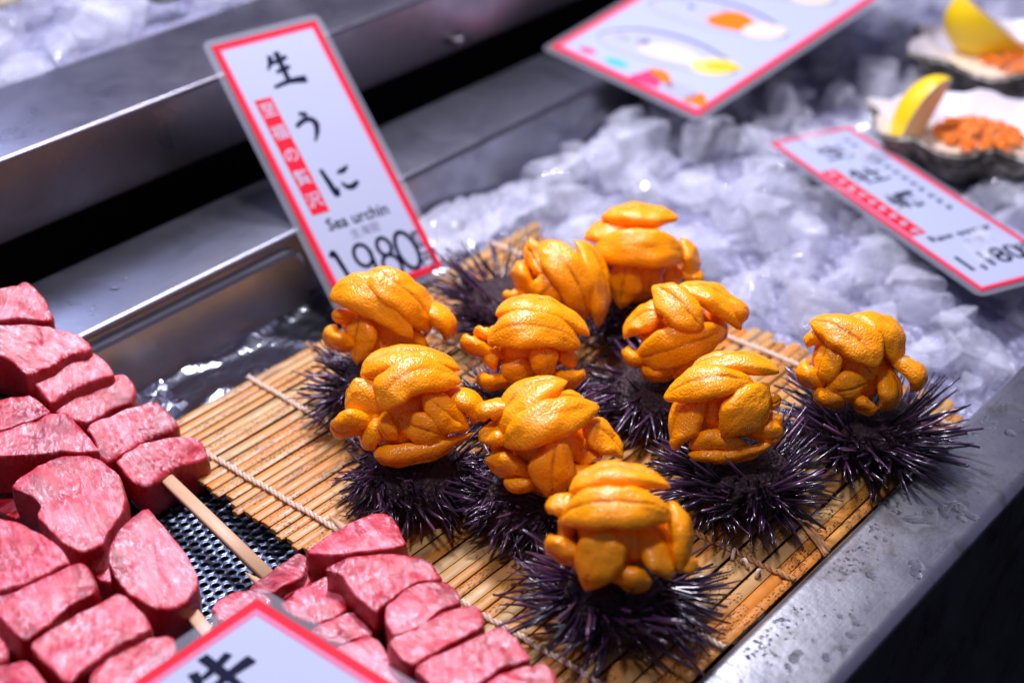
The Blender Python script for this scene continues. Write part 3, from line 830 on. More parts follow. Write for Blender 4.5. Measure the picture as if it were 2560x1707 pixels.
# ------------------------------------------------------------------ tuna skewers
TUNA = json.loads('''[["L1",3,[[-26.95,18.04,9.18],[-24.94,17.34,8.83],[-24.03,17.24,8.78],[-23.88,16.81,8.57],[-23.93,15.87,8.1],[-24.31,14.45,7.39],[-25.15,14.81,7.56],[-26.18,15.53,7.93],[-28.33,16.27,8.3]]],["L1",3,[[-28.48,16.06,8.24],[-25.75,14.75,7.59],[-24.73,14.1,7.26],[-23.9,13.11,6.77],[-23.66,12.28,6.36],[-23.88,11.93,6.18],[-25.09,12.11,6.27],[-26.73,12.0,6.22],[-28.03,12.1,6.27],[-28.21,13.4,6.92],[-29.32,14.98,7.7]]],["L1",3,[[-27.8,12.53,5.91],[-26.45,12.48,5.88],[-24.8,12.59,5.94],[-23.62,12.27,5.78],[-23.32,11.33,5.31],[-23.6,10.4,4.85],[-24.97,10.68,4.99],[-26.33,10.75,5.02],[-27.89,10.56,4.92],[-27.86,11.43,5.36]]],["L1",3,[[-27.67,11.05,4.53],[-26.02,11.27,4.64],[-24.64,11.2,4.6],[-23.26,10.84,4.42],[-22.71,10.62,4.31],[-22.71,9.84,3.93],[-23.07,9.26,3.64],[-23.64,9.04,3.52],[-24.85,9.25,3.63],[-26.67,9.14,3.58],[-27.46,10.04,4.02],[-27.78,10.66,4.34]]],["L1",2.8,[[-26.99,9.0,3.57],[-25.64,8.99,3.56],[-24.12,8.82,3.48],[-22.65,8.54,3.34],[-22.34,8.21,3.18],[-22.28,7.1,2.62],[-22.43,6.35,2.24],[-24.11,6.73,2.43],[-25.31,6.78,2.46],[-26.74,6.64,2.39],[-27.34,6.76,2.45],[-27.46,7.2,2.67],[-27.04,8.36,3.25]]],["L1",2.4,[[-26.93,6.68,2.34],[-25.32,6.79,2.39],[-24.21,6.64,2.32],[-22.68,6.0,2.0],[-22.1,5.63,1.81],[-21.97,5.02,1.51],[-22.31,4.16,1.08],[-23.67,4.5,1.25],[-24.48,4.67,1.33],[-25.45,4.5,1.25],[-26.46,4.51,1.25],[-27.0,5.11,1.56],[-26.97,5.97,1.98]]],["L2",2.8,[[-30.92,13.31,5.41],[-28.22,12.13,5.15],[-28.08,11.59,5.03],[-28.15,10.15,4.72],[-29.74,10.38,4.77],[-32.57,11.01,4.91]]],["L2",2.8,[[-32.67,10.86,4.89],[-29.78,10.33,4.78],[-28.12,10.1,4.73],[-27.57,9.66,4.63],[-27.62,8.44,4.36],[-27.87,7.08,4.06],[-28.03,6.19,3.87],[-28.54,6.41,3.91],[-29.52,7.24,4.1],[-31.01,8.25,4.32],[-33.26,10.03,4.71]]],["L2",2.8,[[-33.23,6.99,3.97],[-32.66,7.29,4.03],[-31.43,7.46,4.07],[-30.28,7.32,4.04],[-29.59,7.16,4.01],[-28.77,6.4,3.84],[-28.38,5.77,3.7],[-28.35,4.95,3.52],[-28.43,4.02,3.31],[-29.01,2.73,3.03],[-29.66,2.11,2.89],[-30.83,1.57,2.78],[-31.52,1.31,2.72],[-32.2,0.87,2.62],[-33.4,0.98,2.65],[-33.67,2.1,2.89],[-33.57,3.21,3.14],[-33.55,4.49,3.42],[-32.87,4.97,3.52],[-32.9,5.94,3.74]]],["L2",3.2,[[-29.25,0.82,3.35],[-29.34,-0.32,3.1],[-29.7,-2.23,2.68],[-29.94,-3.39,2.42],[-30.28,-4.32,2.22],[-30.88,-5.05,2.06],[-31.82,-5.39,1.98],[-32.74,-5.27,2.01],[-33.53,-4.6,2.16],[-33.66,-2.81,2.55],[-33.46,-1.61,2.81],[-32.81,-0.35,3.09],[-31.11,0.61,3.3]]],["L3",3,[[-36.06,4.96,4.8],[-35.34,3.8,4.68],[-35.02,2.26,4.53],[-34.81,1.28,4.43],[-34.93,0.12,4.31],[-35.18,-0.79,4.22],[-35.79,-0.69,4.23],[-36.51,-0.75,4.23],[-37.78,-0.43,4.26],[-39.43,0.14,4.31]]],["L3",3,[[-39.54,0.01,4.2],[-37.85,-0.5,4.15],[-36.62,-0.63,4.13],[-35.89,-0.8,4.12],[-35.11,-0.91,4.1],[-34.67,-1.24,4.07],[-34.72,-2.03,3.99],[-35.12,-2.86,3.91],[-35.7,-3.29,3.87],[-36.73,-3.04,3.89],[-37.71,-3.22,3.87],[-38.5,-3.4,3.86],[-39.76,-3.53,3.84],[-39.86,-2.48,3.95],[-39.72,-1.47,4.05]]],["L3",3,[[-39.83,-3.78,3.78],[-38.43,-3.69,3.78],[-36.71,-3.79,3.77],[-34.79,-3.95,3.76],[-34.6,-4.34,3.72],[-34.74,-5.21,3.63],[-34.98,-6.73,3.48],[-35.31,-6.98,3.46],[-36.34,-6.79,3.47],[-37.12,-6.79,3.47],[-38.36,-6.69,3.49],[-39.18,-6.84,3.47],[-40.0,-7.0,3.45],[-40.01,-5.81,3.57],[-39.97,-4.75,3.68]]],["L3",3,[[-38.96,-7.0,3.08],[-38.08,-6.63,3.12],[-36.84,-6.59,3.12],[-35.58,-6.93,3.09],[-34.75,-7.44,3.04],[-34.6,-7.93,2.99],[-35.12,-8.63,2.92],[-36.84,-9.19,2.86],[-38.09,-9.26,2.85],[-39.25,-8.5,2.93],[-39.33,-7.7,3.01]]],["L4",3,[[-41.97,-3.97,4.2],[-40.73,-4.92,4.2],[-40.74,-5.65,4.2],[-41.0,-7.01,4.2],[-41.55,-7.77,4.2],[-42.69,-7.38,4.2],[-43.39,-6.06,4.2]]],["L4",3,[[-41.16,-2.03,4.4],[-40.65,-3.09,4.4],[-40.91,-3.87,4.4],[-41.34,-4.41,4.4],[-42.33,-3.76,4.4]]],["R1",2.8,[[-26.11,-7.95,3.04],[-24.41,-7.96,3.04],[-23.01,-8.15,3.03],[-21.57,-8.49,3.02],[-21.09,-8.96,3.01],[-21.3,-9.65,2.99],[-21.94,-10.91,2.95],[-22.32,-11.58,2.93],[-23.91,-10.52,2.96],[-24.87,-9.83,2.98],[-25.7,-9.02,3.01],[-26.15,-8.32,3.03]]],["R1",2.6,[[-26.7,-9.91,3.18],[-25.44,-10.02,3.18],[-24.45,-10.67,3.16],[-23.3,-11.97,3.12],[-22.88,-12.92,3.09],[-22.84,-13.9,3.06],[-23.24,-14.88,3.03],[-24.04,-14.22,3.05],[-25.34,-13.89,3.06],[-26.64,-14.04,3.06],[-27.28,-14.05,3.06],[-27.06,-12.82,3.09],[-26.87,-11.77,3.12],[-26.46,-10.96,3.15]]],["R1",2.6,[[-27.1,-14.48,3.03],[-26.59,-14.07,3.04],[-25.26,-13.96,3.04],[-24.06,-14.24,3.03],[-23.19,-14.91,3.01],[-23.2,-15.53,3.0],[-23.7,-16.5,2.97],[-23.91,-16.76,2.96],[-25.01,-16.24,2.97],[-25.87,-16.36,2.97],[-26.84,-16.28,2.97],[-27.9,-15.85,2.99],[-27.51,-15.1,3.01]]],["R1",2.6,[[-28.23,-15.86,2.94],[-27.06,-15.95,2.94],[-25.87,-16.35,2.93],[-24.82,-16.45,2.92],[-23.57,-17.13,2.9],[-23.61,-17.76,2.88],[-24.34,-18.64,2.86],[-25.38,-18.41,2.86],[-26.54,-18.14,2.87],[-27.5,-17.98,2.88],[-28.61,-17.84,2.88],[-28.65,-17.0,2.91],[-28.47,-16.17,2.93]]],["R1",2.6,[[-28.71,-17.93,2.86],[-27.54,-18.01,2.86],[-26.01,-18.6,2.84],[-24.07,-19.03,2.82],[-23.84,-19.48,2.81],[-24.12,-20.64,2.78],[-24.59,-21.72,2.74],[-25.45,-21.32,2.76],[-26.31,-21.07,2.76],[-27.85,-20.92,2.77],[-29.24,-20.41,2.78],[-29.07,-19.19,2.82]]],["R1",2.6,[[-28.0,-21.05,2.74],[-26.28,-21.18,2.74],[-25.07,-21.83,2.72],[-24.42,-22.41,2.7],[-24.55,-22.99,2.69],[-25.27,-23.84,2.66],[-26.25,-24.35,2.64],[-28.4,-22.42,2.7]]],["R2",2.6,[[-28.81,-6.52,1.6],[-27.11,-6.46,1.6],[-25.8,-6.45,1.6],[-25.31,-6.53,1.6],[-25.3,-7.05,1.6],[-25.61,-7.54,1.6],[-26.5,-8.04,1.6],[-27.31,-8.05,1.6],[-28.33,-7.79,1.6],[-28.91,-7.23,1.6]]],["R2",2.6,[[-31.12,-6.2,1.6],[-29.8,-6.16,1.6],[-28.87,-6.59,1.6],[-28.75,-7.56,1.6],[-28.75,-8.24,1.6],[-29.63,-8.53,1.6],[-30.61,-8.27,1.6],[-31.63,-7.31,1.6]]],["R2",2.6,[[-29.02,-8.99,1.9],[-27.66,-8.87,1.9],[-26.3,-9.12,1.9],[-25.36,-9.41,1.9],[-25.39,-9.93,1.9],[-26.98,-11.84,1.9],[-27.7,-11.77,1.9],[-28.89,-11.38,1.9],[-29.14,-10.43,1.9]]],["R2",2.6,[[-29.38,-11.4,1.8],[-28.34,-11.61,1.8],[-26.93,-12.11,1.8],[-27.1,-12.83,1.8],[-27.48,-14.06,1.8],[-28.11,-13.75,1.8],[-28.93,-13.39,1.8],[-29.32,-12.61,1.8]]],["R2",2.6,[[-29.48,-13.0,1.7],[-28.56,-13.41,1.7],[-27.42,-14.08,1.7],[-27.79,-15.28,1.7],[-28.43,-16.72,1.7],[-28.57,-17.96,1.7],[-29.64,-18.22,1.7],[-30.12,-16.47,1.7],[-29.89,-14.73,1.7]]],["R2",2.2,[[-28.18,-7.98,1.0],[-26.73,-7.79,1.0],[-25.42,-7.37,1.0],[-25.16,-8.12,1.0],[-25.54,-8.51,1.0],[-26.98,-8.32,1.0]]]]''')
SKEW = dict(
    L1=((-25.2, 8, 0), "tuna skewer leaning on the steel step, its bare stick end pointing at us"),
    L2=((-30.5, 5, 0), "tuna skewer ending in a tall pointed chunk, second from the step"),
    L3=((-37, -3, 0), "tuna skewer at the lower left with broad marbled chunks"),
    L4=((-41.5, -5, 0), "tuna skewer cut off by the lower left corner of the picture"),
    R1=((-25.5, -15, 0), "tuna skewer lying on the edge of the bamboo mat"),
    R2=((-28, -11, 0), "tuna skewer on the perforated tray, behind the foreground sign"))
def chaikin(P, it=2):
    for _ in range(it):
        Q = []
        for i in range(len(P)):
            a, b = P[i], P[(i + 1) % len(P)]
            Q += [a * .84 + b * .16, a * .5 + b * .5, a * .16 + b * .84]
        P = Q
    return P
def build_chunk(P, th, seed):
    P = chaikin([Vector(p) for p in P], 1)
    P = [q for i in range(len(P)) for q in (P[i], (P[i] + P[(i + 1) % len(P)]) * .5)] if len(P) < 36 else P
    n = len(P)
    c = sum(P, Vector()) / n
    area = sum(P[i].x * P[(i + 1) % n].y - P[(i + 1) % n].x * P[i].y for i in range(n))
    if area < 0: P = P[::-1]
    size = sum((p - c).length for p in P) / n
    sd = Vector((seed * 3.3, seed * 1.9, 0))
    rings = [(.0, 0), (.18, 0), (.36, 0), (.54, 0), (.70, 0), (.82, 0), (1 - .14 / size, -.01), (1 - .06 / size, -.03), (1 - .015 / size, -.09), (1.0, -.18),
             (1 + .02, -th * .35), (1 + .02, -th * .6), (1 - .02, -th * .85), (1 - .12, -th)]
    V, F = [], []
    for r, (fr, dz) in enumerate(rings):
        for p in P:
            q = c + (p - c) * fr
            w = Vector((q.x, q.y, dz)) + sd
            top = 1 if dz > -.4 else .3
            rg = 1 - abs(noise.noise(Vector((w.x * .9, w.y * .45, 2)))) * 2
            z = q.z + dz + top * (.10 * noise.noise(w * .55) + .03 * noise.noise(w * 1.7) + .13 * max(0, rg) ** 3 * -1)
            lat = (p - c); lat.z = 0; lat.normalize()
            side = .10 * noise.noise(Vector((q.x, q.y, q.z + dz)) * 1.1 + sd) * (1 if fr > .9 else 0)
            V.append(Vector((q.x, q.y, z)) + lat * side)
    m = len(P)
    for r in range(len(rings) - 1):
        for i in range(m):
            F.append((r * m + i, (r + 1) * m + i, (r + 1) * m + (i + 1) % m, r * m + (i + 1) % m))
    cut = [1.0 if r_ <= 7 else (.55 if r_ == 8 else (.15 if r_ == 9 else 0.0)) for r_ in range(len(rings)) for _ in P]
    return c, V, F, cut
def stick(a, b, w, t):
    a, b = Vector(a), Vector(b)
    d = (b - a).normalized(); s = d.cross(Vector((0, 0, 1))).normalized(); u = s.cross(d)
    prof = [(-.5, .35), (-.38, .5), (.38, .5), (.5, .35), (.5, -.35), (.38, -.5), (-.38, -.5), (-.5, -.35)]
    V = [p + s * (x * w) + u * (z * t) for p in (a, b) for x, z in prof]
    n = 8
    F = [(i, n + i, n + (i + 1) % n, (i + 1) % n) for i in range(n)] + [tuple(range(n)), tuple(range(2 * n - 1, n - 1, -1))]
    return V, F
def set_top_face(o, cut):
    at = o.data.attributes.new("top_face", 'FLOAT', 'POINT')
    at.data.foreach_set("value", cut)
roots = {}
for k, (loc, lab) in SKEW.items():
    roots[k] = tag(empty("tuna_skewer", loc), lab, "tuna skewer", "raw tuna skewers")
cnt = 0
for g, th, P in TUNA:
    cnt += 1
    c, V, F, cut = build_chunk(P, th, cnt)
    o = Vector(SKEW[g][0])
    rz = random.Random(cnt).uniform(-.7, .7) + 1.2
    Rm = Matrix.Rotation(-rz, 3, 'Z')
    ch = obj("tuna_chunk", [Rm @ (v - c) for v in V], F, M["tuna"], roots[g], c - o)
    ch.rotation_euler = (0, 0, rz)
    set_top_face(ch, cut)
for g, a, b, w, t in (("L1", (-24.93, 5.6, .95), (-26.35, -5.4, -.32), .80, .36), ("L2", (-31.2, -3.0, 1.35), (-32.3, -10.0, -.6), .75, .36),
                      ("L3", (-37, 1, 2.9), (-37.4, -9, 2.0), .7, .36), ("L4", (-41.5, -3, 2.9), (-41.8, -8, 2.4), .7, .36)):
    v, f = stick(a, b, w, t)
    o = Vector(SKEW[g][0])
    obj("stick", [p - o for p in v], f, M["wood"], roots[g])
for g, a, b in (("R1", (-22.35, -5.75, 1.85), (-25.8, -22.5, 1.4)), ("R2", (-27.43, -4.55, .5), (-28.6, -16.0, .4))):
    a, b = Vector(a), Vector(b); d = b - a
    v, f = tube([a, a + d.normalized() * 1.0, a + d.normalized() * 1.6, b], [.03, .2, .3, .3], 8)
    o = Vector(SKEW[g][0])
    obj("stick", [p - o for p in v], f, M["wood"], roots[g])
# chunks underneath the heap at the left, seen only in the gaps
under = [("L2", (-30.5, 8, 1.3), 2.6), ("L2", (-31, 2, .9), 2.5), ("L3", (-36.5, 3.2, 1.4), 2.6), ("L3", (-37, -3.4, 1.0), 2.5), ("L1", (-26, 11, 2.0), 2.6), ("L4", (-41.5, 1.0, 1.8), 2.6)]
for q, (g, c, r) in enumerate(under):
    P = [(c[0] + r * (1 + .25 * math.sin(a * 3 + q)) * math.cos(a), c[1] + 1.25 * r * math.sin(a), c[2]) for a in [i * math.pi / 5 for i in range(10)]]
    cc, V, F, cut = build_chunk(P, 2.6, 60 + q)
    ch = obj("tuna_chunk", [v - cc for v in V], F, M["tuna"], roots[g], cc - Vector(SKEW[g][0]))
    set_top_face(ch, cut)

# ------------------------------------------------------------------ price signs
def text_mesh(s, size, mat, bold=0.0):
    cu = bpy.data.curves.new("lettering", 'FONT')
    cu.body = s
    cu.size = size * S
    cu.align_x = 'CENTER'
    cu.align_y = 'CENTER'
    cu.offset = bold * S
    cu.resolution_u = 3
    t = bpy.data.objects.new("lettering", cu)
    COL.objects.link(t)
    bpy.context.view_layer.update()
    me = bpy.data.meshes.new_from_object(t.evaluated_get(bpy.context.evaluated_depsgraph_get()))
    bpy.data.objects.remove(t)
    bpy.data.curves.remove(cu)
    me.materials.clear()
    me.materials.append(mat)
    return me

class Card:
    def __init__(self, name, center, u, v, W, H, label, margin=.55, border=.42, pink=.15, film=True, bottom_open=False):
        u = Vector(u).normalized(); v = Vector(v); v = (v - u * v.dot(u)).normalized(); n = u.cross(v)
        self.root = empty(name, center)
        m = Matrix((u, v, n)).transposed().to_4x4()
        m.translation = Vector(center) * S
        self.root.matrix_world = m
        tag(self.root, label, "price sign")
        self.W, self.H = W, H
        vv, ff = self.rrect(W, H, .04, .0, .05)
        self.card = obj("card", vv, ff, M["paper"], self.root, smooth=False)
        if film:
            vv, ff = self.rrect(W + 2 * margin, H + 2 * margin, .6, -.012, .012)
            obj("laminate", vv, ff, M["film"], self.root, (0, 0, -.03), smooth=False)
        if border:
            self.frame("border", W, H, border, M["red"], .062)
            if pink: self.frame("border_fade", W - 2 * border, H - 2 * border, pink, M["pink"], .062)
    def rrect(self, W, H, r, z0, z1):
        ring = []
        for cx_, cy_, a0 in ((W / 2 - r, H / 2 - r, 0), (-W / 2 + r, H / 2 - r, 90), (-W / 2 + r, -H / 2 + r, 180), (W / 2 - r, -H / 2 + r, 270)):
            for i in range(5):
                a = math.radians(a0 + 22.5 * i)
                ring.append((cx_ + r * math.cos(a), cy_ + r * math.sin(a)))
        n = len(ring)
        V = [(p[0], p[1], z0) for p in ring] + [(p[0], p[1], z1) for p in ring]
        F = [(i, (i + 1) % n, n + (i + 1) % n, n + i) for i in range(n)] + [tuple(range(n - 1, -1, -1)), tuple(range(n, 2 * n))]
        return V, F
    def frame(self, name, W, H, b, mat, z):
        V = []
        for w, h in ((W / 2, H / 2), (W / 2 - b, H / 2 - b)):
            V += [(-w, -h, z), (w, -h, z), (w, h, z), (-w, h, z)]
        F = [(i, (i + 1) % 4, 4 + (i + 1) % 4, 4 + i) for i in range(4)]
        return obj(name, V, F, mat, self.card, smooth=False)
    def poly(self, name, pts, mat, z=.066):
        return obj(name, [(p[0], p[1], z) for p in pts], [tuple(range(len(pts)))], mat, self.card, smooth=False)
    def ell(self, name, c, rx, ry, rot, mat, z=.066, n=28, a0=0, a1=360, wob=0):
        pts = []
        for i in range(n):
            a = math.radians(a0 + (a1 - a0) * i / (n if a1 - a0 >= 360 else n - 1))
            k = 1 + wob * math.sin(a * 3 + 1) 
            x, y = rx * k * math.cos(a), ry * k * math.sin(a)
            pts.append((c[0] + x * math.cos(rot) - y * math.sin(rot), c[1] + x * math.sin(rot) + y * math.cos(rot)))
        return self.poly(name, pts, mat, z)
    def text(self, s, c, size, mat, rot=0, sx=1.0, bold=0.0, z=.07, name="lettering"):
        me = text_mesh(s, size, mat, bold)
        o = link(name, me, self.card, (c[0], c[1], z))
        o.rotation_euler = (0, 0, rot)
        o.scale = (sx, 1, 1)
        return o
    def strokes(self, name, c, s, strokes, mat, z=.07, skew=0.0):
        V, F = [], []
        for q, (pts, ws) in enumerate(strokes):
            # smooth the stroke
            P = [Vector((p[0] * s + p[1] * s * skew, p[1] * s)) for p in pts]
            dense, dw = [], []
            for i in range(len(P) - 1):
                pm, p0, p1, p2 = P[max(i - 1, 0)], P[i], P[i + 1], P[min(i + 2, len(P) - 1)]
                for k in range(6):
                    t = k / 6
                    dense.append(.5 * ((2 * p0) + (p1 - pm) * t + (2 * pm - 5 * p0 + 4 * p1 - p2) * t * t + (3 * p0 - pm - 3 * p1 + p2) * t ** 3))
                    dw.append(1.2 * (ws[i] * (1 - t) + ws[i + 1] * t))
            dense.append(P[-1]); dw.append(ws[-1])
            k0 = len(V)
            n = len(dense)
            for i in range(n):
                t = dense[min(i + 1, n - 1)] - dense[max(i - 1, 0)]
                if t.length < 1e-6: t = Vector((1, 0))
                t.normalize(); nn = Vector((-t.y, t.x)) * dw[i] * s
                zz = z + q * .003
                V += [(c[0] + dense[i].x + nn.x, c[1] + dense[i].y + nn.y, zz), (c[0] + dense[i].x - nn.x, c[1] + dense[i].y - nn.y, zz)]
            for i in range(n - 1):
                a = k0 + 2 * i
                F.append((a, a + 1, a + 3, a + 2))
        return obj(name, V, [q[::-1] for q in F], mat, self.card, smooth=False)

SEI = [([(-.38, .92), (-.52, .55), (-.85, .15)], [.13, .12, .03]), ([(-.55, .48), (.05, .55), (.5, .66)], [.08, .10, .11]), ([(-.45, -.06), (.42, .08)], [.08, .11]),
       ([(.05, 1.05), (.02, .3), (-.02, -.75)], [.15, .13, .12]), ([(-.95, -.84), (0, -.72), (.98, -.84)], [.07, .11, .19])]
U_ = [([(-.25, .98), (.25, .74)], [.09, .17]), ([(-.78, .18), (-.3, .42), (.25, .46), (.52, .08), (.32, -.5), (-.1, -1.05)], [.10, .13, .14, .17, .13, .03])]
NI = [([(-.85, .9), (-.74, .1), (-.6, -.8), (-.36, -.42)], [.10, .14, .17, .03]), ([(.02, .42), (.45, .46), (.85, .66)], [.07, .14, .04]), ([(-.02, -.2), (.2, -.55), (.55, -.62), (1.0, -.42)], [.05, .12, .15, .09])]
USHI = [([(-.5, .75), (-.68, .3), (-.9, -.02)], [.14, .12, .03]), ([(-.5, .34), (.1, .42), (.7, .56)], [.08, .11, .12]), ([(-1.0, -.26), (.0, -.12), (1.0, -.12)], [.08, .12, .18]), ([(.1, 1.05), (.05, 0), (.0, -1.1)], [.15, .14, .06])]
def loop(cx_, cy_, rx, ry, a0, a1, n, w):
    return ([(cx_ + rx * math.cos(math.radians(a0 + (a1 - a0) * i / n)), cy_ + ry * math.sin(math.radians(a0 + (a1 - a0) * i / n))) for i in range(n + 1)], [w] * (n + 1))

# the tall sign behind the urchins
K = .98
camp = Vector((-67.32, -56.09, 54.0))
ctr = camp + (Vector((1.943, 18.667, 6.972)) - camp) * K
s1 = Card("price_sign", ctr, (.977, -.215, 0), (.16, .726, .669), 8.577 * K, 20.834 * K, "tall white laminated sea urchin sign with red border, price 1980, behind the urchins", .55 * K)
s1.strokes("brush_character", (.05, 7.2), 1.35, SEI, M["ink"])
s1.strokes("brush_character", (-.2, 2.6), 1.15, U_, M["ink"])
s1.strokes("brush_character", (.1, -1.75), 1.22, NI, M["ink"])
s1.poly("red_banner", [(-3.15, 5.5), (-1.8, 5.45), (-1.75, -3.7), (-3.1, -3.65)][::-1], M["red"], .066)
for i, chh in enumerate("至福の贅沢"):
    s1.text(chh, (-2.45, 4.5 - 1.8 * i), 1.22, M["paper"], bold=.012, z=.075)
s1.text("Sea urchin", (.0, -4.75), 1.25, M["ink"], rot=-.03, sx=.94, bold=.02)
s1.text("生海胆", (.05, -5.85), .80, M["grey"], bold=-.004)
wd = .12
digits = [([(-3.25, -6.85), (-2.95, -6.6), (-2.8, -7.6), (-2.6, -9.6)], [.15, .16, .15, .13]), loop(-1.0, -7.45, .62, .82, 20, 400, 16, wd), ([(-.42, -7.1), (-.45, -8.2), (-.62, -9.6)], [wd, wd, .1]),
          loop(.78, -7.35, .50, .66, -60, 300, 16, wd), loop(.70, -8.85, .66, .86, 80, 440, 16, wd), loop(2.3, -8.15, .74, 1.42, 0, 360, 22, .13)]
s1.strokes("price_figures", (0, .0), 1.0, digits, M["ink"])
s1.text("税", (3.42, -7.35), .66, M["ink"], bold=.02)
s1.text("込", (3.42, -8.05), .66, M["ink"], bold=.02)
s1.text("円", (3.42, -9.25), 1.15, M["ink"], bold=.02)

# the oyster sign lying on the ice at the right
a = Vector((32.3, .46, 2.5)); b2 = Vector((39.05, -2.72, 2.5)); u2 = (b2 - a).normalized(); v2 = Vector((-u2.y, u2.x, .0))
H2 = 25.4; W2 = 7.5
s2 = Card("price_sign", a + u2 * W2 / 2 - v2 * H2 / 2 + Vector((0, 0, .2)), u2, v2 + Vector((0, 0, .01)), W2, H2, "white laminated oyster sign with price 1,180 lying on the ice", .5, .32, .16)
for i, chh in enumerate("生牡蠣"):
    s2.text(chh, (-.15, 9.0 - 4.5 * i), 2.7, M["ink"], bold=.03)
s2.poly("pink_banner", [(-3.2, 6.6), (-1.9, 6.6), (-1.9, -4.6), (-3.2, -4.6)][::-1], M["red"], .066)
rnd = random.Random(3)
marks = []
for i in range(9):
    y0 = 5.9 - i * 1.25
    marks += [([(-2.9, y0), (-2.2, y0 + rnd.uniform(-.2, .2))], [.10, .08]), ([(-2.55, y0 + .4), (-2.55 + rnd.uniform(-.2, .2), y0 - .4)], [.08, .06])]
s2.strokes("banner_marks", (0, 0), 1.0, marks, M["paper"], z=.072)
marks = []
for i in range(13):
    y0 = 10.5 - i * 1.05
    marks += [([(1.75, y0), (2.3, y0 + rnd.uniform(-.2, .2))], [.10, .08]), ([(2.0, y0 + .3), (2.0 + rnd.uniform(-.2, .2), y0 - .3)], [.08, .06])]
s2.strokes("small_column", (0, 0), 1.0, marks, M["grey"])
s2.text("Raw oyster", (.2, -5.6), 1.15, M["ink"], bold=.02)
s2.text("生蠔", (.5, -6.9), .95, M["grey"])
s2.text("1,180", (-.2, -9.4), 2.9, M["ink"], sx=.86, bold=.03)
s2.text("円", (3.0, -9.2), 1.3, M["ink"], bold=.03)

# the picture card at the top
L = Vector((31.98, 22.33, 5.5)); B = Vector((29.6, 5.6, 4.6)); T = Vector((41.5, 20.8, 7.5))
Wd = (B - L).length; ux = (L - B).normalized(); dx = (T - L); dx = (dx - ux * dx.dot(ux)).normalized()
u3 = dx; v3 = ux; Ln = 34.0     # u runs away from the camera, v across
s3 = Card("picture_sign", (L + B) / 2 + dx * Ln / 2, u3, v3, Ln, Wd, "glossy card with oyster pictures and red border leaning over the ice", .6, .45, .3)
s3.root["category"] = "sign"
h = Wd / 2
prnd = random.Random(8)
for i, (fill, lemon) in enumerate(((M["cream"], M["lemon"]), (M["orange"], M["cream"]), (M["orange"], M["cream"]), (M["cream"], M["lemon"]))):
    x = -Ln / 2 + 5.4 + i * 6.6
    yo = .2 + i * .3
    s3.ell("oyster_outline", (x + .15, yo), 2.25, 6.7, .18, M["grey"], .066, wob=.07)
    s3.ell("oyster_shell", (x, yo), 2.05, 6.5, .18, M["ltgrey2"], .069, wob=.07)
    s3.ell("oyster_inside", (x - .1, yo - .2), 1.5, 5.7, .18, M["paper"], .072, wob=.09)
    for q in range(9):
        s3.ell("shell_shade", (x + prnd.uniform(-1.0, .9), yo + prnd.uniform(-1.5, 4.6)), prnd.uniform(.15, .5), prnd.uniform(.3, 1.0), prnd.uniform(-.4, .8), M["ltgrey"] if q % 3 else M["grey"], .073 + q * .0004)
    s3.ell("oyster_body", (x, yo - .8), 1.1, 3.2, .2, M["cream"] if not i else M["ltgrey2"], .079, wob=.1)
    if i in (1, 2): s3.ell("oyster_filling", (x + .2, -1.6 + i * .3), 1.35, 2.3, .18, fill, .081, wob=.12)
    s3.ell("oyster_lemon", (x + .6, -4.7 + i * .3), 1.3, 1.9, .5, lemon, .083)
s3.ell("lemon_rind", (-Ln / 2 + 6.4, -5.3), .65, 1.6, .5, M["yellow"], .087)
s3.ell("crimson_mark", (-Ln / 2 + 1.5, h - 3.0), .35, .9, .1, M["crimson"])
s3.ell("teal_mark", (-Ln / 2 + 1.6, h - 6.3), .45, 1.2, .1, M["teal"])
s3.ell("crimson_ribbon", (-Ln / 2 + 1.5, h - 10.2), 1.0, 1.6, .1, M["crimson"], wob=.2)
s3.ell("orange_ribbon", (-Ln / 2 + 2.4, h - 10.8), .5, 1.7, -.3, M["orange"], .069, wob=.2)
s3.ell("grey_dish", (-Ln / 2 + 1.7, h - 13.2), .8, 1.9, .05, M["ltgrey"], .069)
s3.ell("orange_corner", (-Ln / 2 + 1.6, -h + 1.6), .8, 1.0, .0, M["orange"], .069, wob=.2)

# the sign in the foreground
s4 = Card("price_sign", (-31.74 - 4.5, -10.78 - 11, 5.0), (1, .0, 0), (0, 1, 0), 9.0, 22.0, "white laminated sign with red border in the foreground, cut off by the lower edge", .75, .52, .32)
s4.strokes("brush_character", (.05, 8.3), 1.55, USHI, M["ink"])
s4.strokes("brush_character", (.3, 3.6), 1.5, [([(-.6, .75), (.6, .85)], [.12, .12]), ([(-.6, .75), (-.55, .1)], [.12, .1]), ([(.6, .85), (.55, .15)], [.12, .1]), ([(-.6, .1), (.6, .16)], [.1, .1]), ([(0, 1.1), (0, -1.1)], [.14, .08])], M["ink"])
# wire prop that carries the foreground sign
v, f = merge([tube([(-36.2, -18, 4.9), (-36.2, -18, -1.4)], .12, 6), tube([(-38.2, -18, -1.45), (-34.2, -18, -1.45)], .12, 6), tube([(-36.2, -20, -1.45), (-36.2, -16, -1.45)], .12, 6)])
o = obj("sign_holder", v, f, M["steel"])
tag(o, "thin wire holder under the foreground sign", "sign holder")

